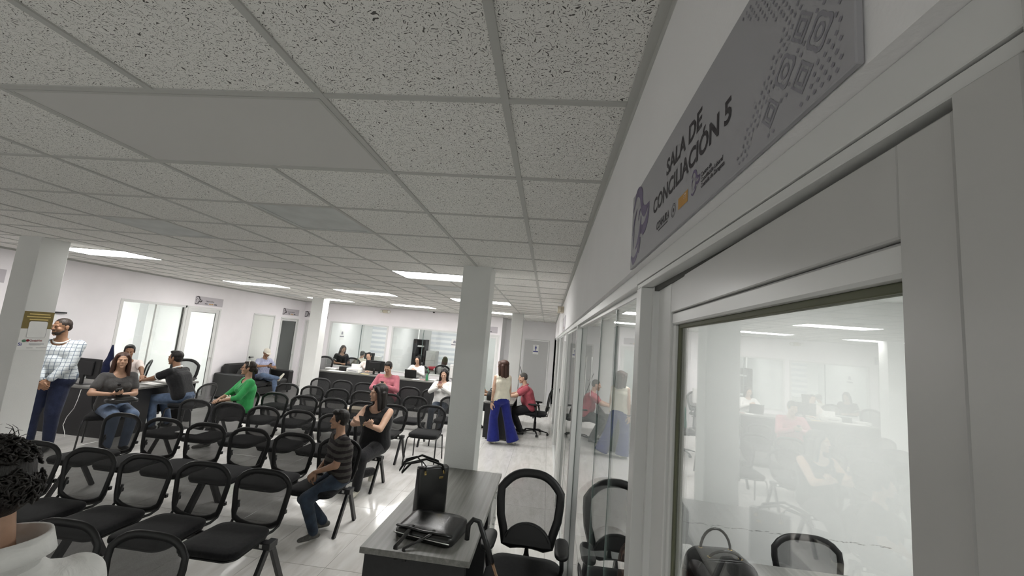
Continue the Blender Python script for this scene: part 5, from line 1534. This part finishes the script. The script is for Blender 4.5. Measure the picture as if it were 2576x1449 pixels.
    for k in (-1, 1):
        f.ell((k*.030, .0815, .006), (.0135, .006, .0062), mi=2, seg=10, rings=6).ell((k*.030, .0862, .006), (.0058, .003, .0056), mi=3, seg=8, rings=5)
        f.cap((k*.014, .0905, .0225), (k*.046, .080, .0245), .0034, .0022, 6, mi=4, rings=2)
        f.cap((k*.017, .0865, .0125), (k*.045, .078, .0105), .0018, .0015, 6, mi=4, rings=2)
    f.ell((0, .0945, -.0535), (.0215, .004, .0042), mi=1, seg=10, rings=5).ell((0, .0935, -.0615), (.0185, .004, .0046), mi=1, seg=10, rings=5)
    fm = f.mesh('f'); fm.transform(HM); parts.append((fm, None))
    body = obj('body', merge(parts, 'body'), [MT[skin], MT['lip'], MT['eyew'], MT['eyed'], MT[hair if hair != 'hair_grey' else 'hair_dark']], root)
    # ---- hair
    hh = MB()
    top_e = lambda m, gx=1.0: m.ell((0, -.028, .044), (.083*gx, .098, .086*gx))
    if style == 'bald_short':
        hh.ell((0, -.020, .038), (.0795, .0965, .083)).ell((0, -.050, .0), (.072, .062, .065))
    elif style == 'short':
        top_e(hh); hh.ell((0, -.052, -.005), (.0765, .064, .070)); hh.ell((0, .034, .104), (.055, .045, .026))
        for k in (-1, 1): hh.ell((k*.070, .008, .020), (.012, .022, .042))
    elif style == 'boy':
        top_e(hh, 1.07); hh.ell((0, -.050, .002), (.083, .070, .076)); hh.ell((0, .040, .098), (.066, .050, .036))
        for k in (-1, 1): hh.ell((k*.074, .006, .026), (.014, .034, .046))
    elif style in ('bun', 'tail'):
        top_e(hh); hh.ell((0, -.050, .0), (.078, .064, .074)); hh.ell((0, .020, .100), (.058, .052, .024))
        for k in (-1, 1): hh.ell((k*.068, .004, .030), (.014, .040, .045))
        if style == 'bun': hh.ell((0, -.115, -.030), (.040, .038, .045)).ell((.01, -.125, -.065), (.028, .028, .04))
        else: hh.cap((0, -.112, .0), (0, -.125, -hlen), .032, .022, 10)
    elif style == 'long':
        top_e(hh, 1.03); hh.ell((0, -.048, -.010), (.084, .066, .085))
        for k in (-1, 1):
            hh.cap((k*.050, .040, .078), (k*.076, .020, .020), .022, .022, 10).cap((k*.076, .020, .020), (k*.084, .006, -.09), .022, .026, 10).cap((k*.084, .006, -.09), (k*.092, .0, -hlen), .026, .020, 10)
            hh.cap((k*.062, -.045, .0), (k*.075, -.055, -hlen*1.05), .040, .030, 10).cap((k*.022, -.075, .0), (k*.028, -.085, -hlen*1.12), .042, .032, 10)
    if style != 'none':
        me = vox(hh, .0062, 3); me.transform(HM @ Matrix.Diagonal((hw, 1+(hw-1)*.6, 1, 1)))
        obj('hair', merge([(me, 0)], 'hair'), MT[hair], root)
    # ---- clothes
    c = MB(); off = .013*s
    torso(c, off, low=.05-crop)
    for k, (a, e, h_) in enumerate(arm):
        if sleeve == 'none': continue
        fat = 1.12
        if sleeve == 'short':
            q = a+(e-a)*.62; c.cap(a, q, .056*s*thick*g+off*.8, .052*s*thick*g+off*.9, 12)
        else:
            q = e+(h_-e)*(.90 if sleeve == 'long' else .35)
            c.cap(a, e, .052*s*thick*g+off, .044*s*thick*g+off*.9, 12).cap(e, q, .044*s*thick*g+off*.9, .034*s*thick+off*.8, 12)
    sm = vox(c, .0105, 3)
    bmn = bmesh.new(); bmn.from_mesh(sm); nc = nb+u*(.015+neckline[1])*s+fwd*neckline[2]*s
    bmesh.ops.delete(bmn, geom=[f_ for f_ in bmn.faces if (f_.calc_center_median()-nc).length < neckline[0]*s], context='FACES')
    for _q in range(4):
        bd_ = [v_ for v_ in bmn.verts if v_.is_boundary]
        if bd_: bmesh.ops.smooth_vert(bmn, verts=bd_, factor=.5, use_axis_x=True, use_axis_y=True, use_axis_z=True)
    bmn.to_mesh(sm); bmn.free()
    # open the neckline: drop faces close around the neck axis
    shirt = obj('top_garment', merge([(sm, 0)], 'top_garment'), MT[top], root)
    ring_c = nb+u*.022*s
    def circ(r, cen, n_=18, tilt=.25):
        return [cen+rt*(r*math.cos(2*PI*k/n_))+fwd*(r*1.05*math.sin(2*PI*k/n_))-u*(tilt*r*max(0, math.sin(2*PI*k/n_))) for k in range(n_)]
    if collar:
        obj('collar', MB().sweep(circ(.080*s, nb+u*.006*s, tilt=.6), .006*s, .014*s, normal=u, seg=6, closed=True), MT[collar], shirt)
    if cuffs and sleeve == 'short':
        for (a, e, h_) in arm:
            q = a+(e-a)*.64; d = (e-a).normalized(); x = d.orthogonal().normalized(); y = d.cross(x); r = (.052*thick*g+.012)*s*1.04
            obj('cuff_band', MB().sweep([q+d*.006+x*(r*math.cos(2*PI*k/14))+y*(r*math.sin(2*PI*k/14)) for k in range(14)], .004, .008, normal=d, seg=6, closed=True), MT[cuffs], shirt)
    if not hide_legs:
        c = MB(); off = .012*s
        c.cap(pel-rt*.078*s*g+u*(.015 if seat is not None else -.01), pel+rt*.078*s*g+u*(.015 if seat is not None else -.01), (.098 if seat is not None else .116)*s*g+off, None, 14).cap(pel+u*.07*s-rt*.07*s*g, pel+u*.07*s+rt*.07*s*g, .100*s*g+off*.3, None, 14)
        for k, (a, kn, an) in enumerate(leg):
            c.cap(a, kn, .087*s*g+off, .062*s*g+off+leg_flare*.3, 12)
            if leg_flare: c.sweep([kn, an+(an-kn)*.06], [.058*s*g+off+leg_flare*.3, .046*s+off+leg_flare], seg=18)
            else: c.cap(kn, an+(kn-an)*.04, .058*s*g+off, .046*s+off, 12)
            c.cap(pel-u*.02, a, .10*s*g+off, .085*s*g+off, 12)
        obj('trousers', merge([(vox(c, .012, 3), 0)], 'trousers'), MT[bottom], root)
    for k, (a, kn, an) in enumerate(leg):
        if hide_legs: break
        sh = (an-kn).normalized()
        fo = V((0, 1, 0)); fo = fo-sh*fo.dot(sh)
        fo = fo.normalized() if fo.length > .1 else V((0, 1, 0))
        if seat is None or an.z < .14: fo = V((.12*(-1 if k == 0 else 1), 1, 0)).normalized(); dn = V((0, 0, -1))
        else: dn = sh
        if extra and extra.get('foot_dir') and extra['foot_dir'][k] is not None: fo = V(extra['foot_dir'][k]).normalized()
        A = an+dn*.030*s
        m = MB().cap(A-fo*.045*s, A+fo*.06*s+dn*.008*s, .038*s, .036*s, 10).cap(A+fo*.05*s+dn*.010*s, A+fo*.155*s+dn*.016*s, .037*s, .026*s, 10).cap(an, A, .040*s, .040*s, 10)
        shoe = obj('shoe', merge([(vox(m, .009, 2), 0)], 'shoe'), MT[shoes], root)
    info = dict(root=root, hc=root.matrix_basis @ hc if False else None, HM=HM, hands=hj, rz=rz, loc=loc, nb=nb, u=u, rt=rt, fwd=fwd, shirt=shirt, arm=arm, s=s, leg=leg, wa=wa, ch=ch)
    info['W'] = Matrix.Translation((loc[0], loc[1], 0)) @ Matrix.Rotation(rz, 4, 'Z')
    return info
def phone(I, k, label, mat='phone', both=False, up=(0, .45, .9)):
    """phone lying in the fingers of hand k (or between both hands)"""
    h_, fd, pl = I['hands'][k]
    c = h_+fd*.085*I['s']+Vector(pl).normalized()*.020
    if both:
        h2, f2, p2_ = I['hands'][1-k]; c = (c+h2+f2*.085*I['s']+Vector(p2_).normalized()*.020)/2
    W = I['W']; U = Vector(up).normalized(); X = Vector((1, 0, 0)); X = (X-U*X.dot(U)).normalized(); Z = X.cross(U)
    M = W @ Matrix(((X.x, U.x, Z.x, c.x), (X.y, U.y, Z.y, c.y), (X.z, U.z, Z.z, c.z), (0, 0, 0, 1)))
    t = thing('phone', label, 'phone')
    t.matrix_world = M
    obj('case', MB().box(-.036, .036, -.074, .074, -.0045, .0045, .003), MT[mat], t)
    obj('screen', MB().box(-.033, .033, -.070, .070, .0046, .0050), MT['screen'], t)
    return t
def glasses(I, mat='black'):
    g_ = MB()
    for k in (-1, 1):
        g_.sweep([(k*.031+.021*math.cos(2*PI*q/14), .094, .006+.016*math.sin(2*PI*q/14)) for q in range(14)], .0018, seg=5, closed=True)
        g_.sweep([(k*.052, .092, .010), (k*.076, .05, .012), (k*.079, -.005, .008)], .0016, seg=5)
    g_.sweep([(-.010, .095, .010), (0, .098, .012), (.010, .095, .010)], .0016, seg=5)
    me = g_.mesh('glasses'); me.transform(I['HM'])
    return obj('glasses', me, MT[mat], I['root'])
W_ = lambda x, y, z: ('w', (x, y, z))

# standing man in plaid shirt by the left pillar (hands joined in front)
I = person('man in light plaid shirt and navy trousers standing by the left pillar', (-6.84, 5.28), (.55, -.83), s=1.045, crop=.10, girth=1.16, wide=1.08, lean=.0, head=(-.55, .08, 0), skin='skin3', hair='hair_dark', style='bald_short',
           top='plaid', neckline=(.084, -.015, .045), sleeve='long', bottom='navy', hands=[(-.05, .25, .97), (.03, .255, .95)], elbows=[(-1, -.35, -.2), (1, -.35, -.2)], palms=[(.4, -.6, -.4), (-.4, -.6, -.4), (.5, .3, -.5), (-.5, .3, -.5)], curl=(.8, .7), collar='white_cloth', vx=.011)
bd = MB().ell((0, .052, -.078), (.050, .044, .034)).ell((0, .090, -.048), (.026, .007, .006)).cap((-.058, .02, -.05), (-.03, .06, -.085), .014, .018, 8).cap((.058, .02, -.05), (.03, .06, -.085), .014, .018, 8)
me = vox(bd, .005, 2); me.transform(I['HM']); obj('beard', merge([(me, 0)], 'beard'), MT['hair_dark'], I['root'])
# woman in charcoal polo, phone in hand
I = person('woman in charcoal polo and jeans seated beside the left desk, holding a phone', (-6.36, 5.74), (.93, -.36), seat=.46, s=.99, girth=1.08, female=True, lean=.02, head=(-.28, -.06, 0), skin='skin1', hair='hair_brown', style='long', hlen=.22, hw=1.08,
           top='charcoal', neckline=(.085, -.015, .045), sleeve='short', bottom='jeans', hands=[(.02, .27, .77), (.15, .30, .79)], elbows=[(-1, -.3, -.7), (1, -.2, -.7)], palms=[(.3, -.2, .9), (-.3, -.3, .8), (.9, .6, .1), (-.5, .8, .2)], feet=[(-.06, .40, .075), (.14, .42, .075)], curl=(.9, .9))
phone(I, 1, 'dark phone held by the woman in charcoal polo', up=(.3, .5, .8))
sg = MB()
for k in (-1, 1): sg.ell(I['ch']+I['fwd']*.145+I['rt']*.03+I['u']*(-.02+k*.03), (.022, .006, .02))
obj('sunglasses', sg, MT['black_gloss'], I['shirt'])
lapbag = soft_bag('flat black bag on the lap of the woman in charcoal polo', (-6.10, 5.62, .665), 1.2, .36, .20, .09, 'handbag')

# woman behind the left desk in pale shirt
I = person('woman in pale shirt and tied-back hair working behind the left desk', (-7.90, 7.22), (.80, -.60), seat=.49, s=.98, girth=1.12, female=True, lean=.28, head=(-.1, .22, 0), skin='skin3', hair='hair_black', style='bun', top='pink_white', sleeve='short', bottom='blacktrouser',
           hands=[W_(-7.18, 6.92, .79), W_(-7.32, 6.62, .79)], elbows=[(-1, -.5, -.2), (1, -.5, -.2)], palms=[(0, 0, -1), (0, 0, -1)])
# man in black polo at the left desk
I = person('man in black polo and jeans leaning on the left desk, seen from the side', (-6.33, 6.92), (-1, -.12), seat=.46, s=1.03, girth=1.1, lean=.42, head=(.1, .05, 0), skin='skin3', hair='hair_black', style='short', top='black_cloth', sleeve='short', bottom='jeans', collar='white_cloth', cuffs='white_cloth',
           hands=[W_(-7.00, 6.76, .80), W_(-7.16, 7.10, .80)], elbows=[(-1, -.2, -.6), (1, -.2, -.6)], palms=[(0, 0, -1), (0, 0, -1)], feet=[(-.16, .34, .075), (.12, .28, .075)])
# woman in green
I = person('woman in bright green blouse with glasses seated cross-legged on the fifth row bench', (-4.93, 6.58), (-.60, -.80), seat=.455, s=.955, girth=1.1, female=True, lean=-.02, head=(-.38, .0, 0), skin='skin1', hair='hair_dark', style='bun', top='green_cloth', neckline=(.088, -.02, .05), sleeve='mid', bottom='blacktrouser', shoes='shoe_grey',
           hands=[(-.06, .33, .70), (.02, .36, .71)], elbows=[(-1, -.4, -.6), (1, -.4, -.6)], palms=[(.3, 0, -.8), (-.3, 0, -.8), (.8, .5, 0), (-.8, .5, 0)], feet=[(-.08, .46, .075), (-.30, .50, .40)], knees=[(-.05, 1, .3), (.3, 1, .8)])
glasses(I)
hb_ = MB().sweep([(-.078*math.cos(PI*k/10), -.01, .04+.09*math.sin(PI*k/10)) for k in range(11)], .006, seg=6); me = hb_.mesh('hb'); me.transform(I['HM']); obj('hairband', me, MT['shoe_white'], I['root'])
strap = [I['nb']+I['rt']*-.09+I['fwd']*.03+I['u']*-.01, I['ch']+I['rt']*-.07+I['fwd']*.165, I['wa']+I['rt']*.0+I['fwd']*.15, I['wa']+I['rt']*.10+I['fwd']*.10-I['u']*.08]
obj('bag_strap', MB().sweep(strap, .008, .003, seg=6), MT['green'], I['shirt'])
soft_bag('small cream handbag on the lap of the woman in green', tuple(I['W'] @ Vector((.06, .22, .655))), I['rz'], .26, .10, .09, 'handbag')
for ch_ in bpy.data.objects:
    if ch_.get('label') == 'small cream handbag on the lap of the woman in green':
        for c_ in ch_.children: c_.data.materials[0] = MT['cream_cloth']
# man with cap on the sofa
I = person('man in cream cap and blue striped shirt on the sofa, looking at a phone', (-7.64, 10.72), (.93, -.37), seat=.41, s=.95, lean=-.02, head=(-.1, .42, 0), skin='skin3', hair='hair_black', style='bald_short', top='bluestripe', sleeve='short', bottom='jeans', shoes='shoe_white',
           hands=[(-.02, .30, .80), (.12, .30, .82)], elbows=[(-1, -.2, -.6), (1, .1, -.4)], palms=[(.4, -.5, .7), (-.4, -.5, .7), (.7, .7, .2), (-.7, .7, .2)], feet=[(-.12, .50, .075), (-.16, .46, .50)], knees=[(0, 1, .2), (.9, .3, .3)], collar='bluestripe', extra=dict(foot_dir=[None, (-.4, .3, .9)]), curl=(.9, .9))
phone(I, 0, 'black phone held by the man in the cap', both=True)
cp = MB().ell((0, -.014, .058), (.089, .104, .078)); me = vox(cp, .007, 2); me.transform(I['HM']); cap_o = obj('cap', merge([(me, 0)], 'cap'), MT['cap'], I['root'])
br = MB().prism([(.075*math.cos(PI*k/12), .075+.075*math.sin(PI*k/12)) for k in range(13)], lambda a_, b_, w_: (a_, b_, .050+w_-.22*max(0, b_-.075)), 0, .004); me = br.mesh('b'); me.transform(I['HM']); obj('cap_brim', me, MT['cap'], cap_o)
# boy
I = person('boy in dark striped shirt and jeans seated at the end of the third row', (-2.00, 4.20), (-.72, -.69), seat=.458, s=.80, lean=.10, head=(-.42, .04, 0), skin='skin1', hair='hair_black', style='boy', top='boystripe', sleeve='short', bottom='jeans_dark', shoes='shoe_grey',
           hands=[(-.02, .24, .60), (.07, .20, .57)], elbows=[(-.6, -.8, -.4), (.8, -.7, -.4)], palms=[(.5, 0, -.7), (-.5, 0, -.7), (.2, .5, -.8), (-.1, .5, -.8)], feet=[(-.10, .20, .07), (.10, .06, .07)], girth=1.12, wide=1.06, vx=.010, curl=(.7, .7))
# woman in black
I = person('woman in sleeveless black top seated on the fourth row bench with a phone', (-2.15, 5.40), (-.10, -1), seat=.455, s=.955, girth=1.16, female=True, wide=1.06, lean=.04, twist=-.1, head=(-.70, .02, 0), skin='skin2', hair='hair_black', style='long', hlen=.21, hw=1.14, top='black_cloth', neckline=(.105, -.02, .035), sleeve='none', bottom='blacktrouser', shoes='shoe_white',
           hands=[(.05, .30, .86), (.0, .31, .86)], elbows=[(-1, -.2, -.35), (1, -.2, -.35)], palms=[(.4, -.3, .7), (-.4, -.3, .7), (.9, .6, .2), (-.9, .6, .2)], feet=[(.0, .33, .09), (.12, -.26, .12)], knees=[(0, 1, .2), (.1, 1, .5)], curl=(.9, .9), vx=.010, extra=dict(foot_dir=[None, (.1, .2, -1)]))
phone(I, 1, 'phone held in both hands by the woman in black', both=True)
brc = I['arm'][0][2]*.86+I['arm'][0][1]*.14
dd_ = (I['arm'][0][2]-I['arm'][0][1]).normalized(); x_ = dd_.orthogonal().normalized(); y_ = dd_.cross(x_)
obj('bracelet', MB().sweep([brc+x_*(.034*math.cos(2*PI*k/14))+y_*(.034*math.sin(2*PI*k/14)) for k in range(14)], .004, seg=6, closed=True), MT['gold'], I['root'])
# woman in pink
I = person('woman in dusty pink blouse looking down at a phone in front of the counter', (-3.42, 8.93), (.02, -1), seat=.455, s=1.02, girth=1.16, female=True, wide=1.08, lean=.10, head=(0, .45, 0), skin='skin1', hair='hair_black', style='bun', top='pink_cloth', sleeve='long', bottom='charcoal', hands=[(-.05, .30, .86), (.05, .30, .86)],
           elbows=[(-1, -.3, -.5), (1, -.3, -.5)], palms=[(.4, -.5, .7), (-.4, -.5, .7), (.7, .7, .2), (-.7, .7, .2)], curl=(.9, .9))
phone(I, 0, 'phone held by the woman in dusty pink', both=True)
# woman in white blouse by the pillar
I = person('woman in white blouse and jeans holding a pink phone, just left of the near pillar', (-2.20, 8.92), (.05, -1), seat=.465, s=.94, female=True, lean=-.12, head=(.05, .28, 0), skin='skin2', hair='hair_black', style='long', hlen=.20, top='white_cloth', sleeve='long', bottom='jeans_dark', hands=[(-.03, .26, .93), (.04, .26, .93)],
           elbows=[(-1, -.2, -.7), (1, -.2, -.7)], palms=[(.5, -.5, .5), (-.5, -.5, .5), (.5, .4, .8), (-.5, .4, .8)], curl=(.9, .9))
phone(I, 0, 'pink phone held by the woman in white blouse', 'phone_pink', both=True, up=(0, .2, 1))
# woman at the laptop
I = person('woman with glasses and white jacket behind the laptop on the right counter', (-3.86, 12.30), (0, -1), seat=.49, s=.96, female=True, lean=.06, head=(0, .25, 0), skin='skin2', hair='hair_black', style='long', hlen=.18, top='white_cloth', sleeve='long', bottom='blacktrouser', hands=[(-.05, .28, .92), (.18, .36, .79)],
           elbows=[(-1, -.3, -.6), (1, -.3, -.6)], palms=[(.5, -.5, 0), (0, 0, -1)], vx=.014)
glasses(I)
# woman behind the monitor
I = person('woman in pale pink top half hidden behind the large counter monitor', (-5.40, 12.34), (.15, -1), seat=.49, s=.93, female=True, lean=.12, head=(-.05, .15, .1), skin='skin2', hair='hair_black', style='tail', hlen=.2, top='pink_white', sleeve='long', bottom='blacktrouser', hands=[(-.12, .35, .79), (.16, .36, .79)], elbows=[(-1, -.3, -.6), (1, -.3, -.6)], palms=[(0, 0, -1), (0, 0, -1)], vx=.014)
# left back office: two women
I = person('woman in black top with white sleeve bands in the left back office', (-7.10, 13.80), (.75, -.65), seat=.51, s=1.0, girth=1.1, female=True, lean=.2, head=(.0, .35, 0), skin='skin1', hair='hair_dark', style='long', hlen=.16, top='black_cloth', sleeve='short', bottom='blacktrouser', cuffs='white_cloth', hands=[(-.05, .35, .80), (.1, .36, .80)], elbows=[(-1, -.3, -.6), (1, -.3, -.6)], palms=[(0, 0, -1), (0, 0, -1)], vx=.014)
I = person('woman in cream top seen from behind in the left back office', (-6.35, 13.62), (.1, 1), seat=.48, s=.90, female=True, girth=1.05, lean=.34, head=(0, .3, 0), skin='skin1', hair='hair_black', style='bun', top='cream_cloth', sleeve='long', bottom='blacktrouser', hands=[(-.2, .38, .80), (.2, .38, .80)], elbows=[(-1, -.3, -.6), (1, -.3, -.6)], palms=[(0, 0, -1), (0, 0, -1)], vx=.014)
# right back office: long hair from behind
I = person('woman with very long brown hair seen from behind in the right back office', (-3.52, 14.06), (.1, 1), seat=.48, s=.92, female=True, lean=.15, head=(0, .25, 0), skin='skin2', hair='hair_brown', style='long', hlen=.36, top='white_cloth', sleeve='long', bottom='blacktrouser', hands=[(-.25, .36, .80), (.22, .38, .80)], elbows=[(-1, -.3, -.5), (1, -.3, -.5)], palms=[(0, 0, -1), (0, 0, -1)], vx=.014)
# standing woman in blue trousers
I = person('woman in cream sleeveless top and wide royal blue trousers standing by the right desk', (-.86, 8.36), (-.55, .83), s=.945, female=True, lean=-.02, head=(.62, .05, 0), skin='skin2', hair='hair_brown', style='long', hlen=.20, hw=1.32, top='cream_cloth', sleeve='none', bottom='blue', shoes='shoe_white',
           hands=[(-.20, -.02, .80), (.20, .02, .78)], elbows=[(-.7, -.8, 0), (.7, -.8, 0)], feet=[(-.06, .06, .075), (.30, -.08, .085)], leg_flare=.075, vx=.011, knees=[(0, 1, 0), (0, 1, 0)], curl=(.4, .5), palms=[(.9, .2, 0), (-.9, .2, 0)], crop=.08, wide=.94)
wr = I['arm'][0][2]; dd_ = (I['arm'][0][2]-I['arm'][0][1]).normalized(); x_ = dd_.orthogonal().normalized(); y_ = dd_.cross(x_)
obj('wristwatch', MB().sweep([wr-dd_*.02+x_*(.030*math.cos(2*PI*k/14))+y_*(.030*math.sin(2*PI*k/14)) for k in range(14)], .004, .009, normal=dd_, seg=6, closed=True), MT['navy'], I['root'])
# man in red polo
I = person('man in coral red polo bent over his desk on an office chair', (-.28, 9.60), (-1, -.12), seat=.485, s=.99, girth=1.2, wide=1.04, lean=.36, head=(.05, .22, 0), skin='skin2', hair='hair_grey', style='bald_short', top='red_cloth', sleeve='short', bottom='blacktrouser', shoes='shoe_black', collar='red_cloth',
           hands=[W_(-.86, 9.40, .80), W_(-.84, 9.72, .80)], elbows=[(-1, -.2, -.5), (1, -.2, -.5)], palms=[(0, 0, -1), (0, 0, -1)], feet=[(-.14, .22, .075), (.14, .2, .075)])
# person in teal across the desk, mostly behind the pillar
I = person('person in teal top mostly hidden behind the near pillar', (-1.58, 9.45), (1, 0), seat=.485, s=.97, female=True, lean=.12, head=(-.2, .1, 0), skin='skin1', hair='hair_black', style='long', hlen=.2, top='teal_cloth', sleeve='short', bottom='blacktrouser', hands=[(-.1, .38, .80), (.12, .38, .80)], elbows=[(-1, -.3, -.5), (1, -.3, -.5)], palms=[(0, 0, -1), (0, 0, -1)], vx=.014)
# person inside the conciliation room
I = person('person in brown patterned blouse seated behind the door glass', (.575, 2.38), (1, 0), seat=.46, s=.98, girth=1.1, female=True, lean=.05, head=(0, .2, 0), skin='skin1', hair='hair_dark', style='bun', top='floral', sleeve='long', bottom='blacktrouser', hands=[(-.1, .36, .80), (.12, .36, .80)], elbows=[(-1, -.3, -.5), (1, -.3, -.5)], palms=[(0, 0, -1), (0, 0, -1)], vx=.014)
put_visitor(.555, 2.38, PI/2, 'mesh chair under the person in brown patterned blouse')

# foreground person, head and shoulder at the left edge
I = person('person with curly black hair and white shirt at the lower left edge', (-1.245, .93), (-.97, .25), s=.965, drop=.05, lean=.10, head=(.25, .40, 0), skin='skin1', hair='hair_black', style='boy', top='white_cloth', sleeve='short', bottom='navy', shoes='shoe_black', wide=1.06, girth=1.05, vx=.009, neck=.0)
nb, u, rt, fwd = I['nb'], I['u'], I['rt'], I['fwd']
FG = I
def ring(r, h, back=0.0, n_=28):
    return [nb+u*h+rt*(r*math.cos(a_))+fwd*(r*1.08*math.sin(a_)+back) for a_ in [2*PI*k/n_ for k in range(n_)]]
c0, c1, c2 = ring(.090, -.010, -.005), ring(.092, .064, -.022), ring(.108, .018, -.015)
vs = c0+c1+[p+(p-nb-u*.03).normalized()*.004 for p in c1]+c2; n_ = len(c0); fs = []
for i in range(3):
    for k in range(n_):
        if 4 <= k <= 9: continue
        fs.append((i*n_+k, i*n_+(k+1) % n_, (i+1)*n_+(k+1) % n_, (i+1)*n_+k))
co = obj('collar', MB().add(vs, fs, 0, True), MT['white_cloth'], I['shirt'])
sm_ = co.modifiers.new('thick', 'SOLIDIFY'); sm_.thickness = .003
obj('necklace', MB().sweep([nb+u*.022+rt*(.064*math.cos(a_))+fwd*(.066*math.sin(a_)) for a_ in [2*PI*k/30 for k in range(30)]], .0022, seg=6, closed=True), MT['steel'], I['root'])
rnd = random.Random(5); st_ = MB()
for q in range(900):
    a_ = rnd.uniform(0, 2*PI); b_ = rnd.uniform(-.75, 1.35)
    d_ = Vector((math.cos(a_)*math.cos(b_), math.sin(a_)*math.cos(b_), math.sin(b_)))
    p0 = Vector((0, -.028, .042))+Vector((d_.x*.087, d_.y*.096, d_.z*.089))
    if b_ < .15 and d_.y < .3: p0 = Vector((0, -.050, .004))+Vector((d_.x*.084, d_.y*.072, d_.z*.076))
    if p0.y > .05 and p0.z < .06: continue
    tg = d_.cross(Vector((rnd.uniform(-1, 1), rnd.uniform(-1, 1), rnd.uniform(-1, 1)))).normalized(); bt_ = d_.cross(tg)
    R_ = rnd.uniform(.006, .013); pts_ = []
    for k in range(7):
        ph = k/6*PI*1.35; pts_.append(p0+tg*(R_*math.sin(ph)*1.6)+bt_*(R_*(1-math.cos(ph))*.6)+d_*(.002+R_*.55*math.sin(k/6*PI)))
    st_.sweep(pts_, [.0034, .0036, .0034, .0030, .0024, .0016, .0006], seg=5)
for q in range(14):                     # a few stray wisps standing off the crown
    a_ = rnd.uniform(.2, 2.9); d_ = Vector((math.cos(a_)*.7, -.2, .8)).normalized(); p0 = Vector((0, -.028, .042))+Vector((d_.x*.087, d_.y*.096, d_.z*.089))
    tg = d_.cross(Vector((rnd.uniform(-1, 1), rnd.uniform(-1, 1), 0))).normalized()
    st_.sweep([p0, p0+d_*.02+tg*.006, p0+d_*.032+tg*.02, p0+d_*.034+tg*.036], [.0012, .001, .0008, .0004], seg=4)
me = st_.mesh('curls'); me.transform(I['HM'])
hairo = [c_ for c_ in I['root'].children if c_.name.startswith('hair')][0]
obj('curls', me, MT['hair_black'], hairo, kind='stuff')
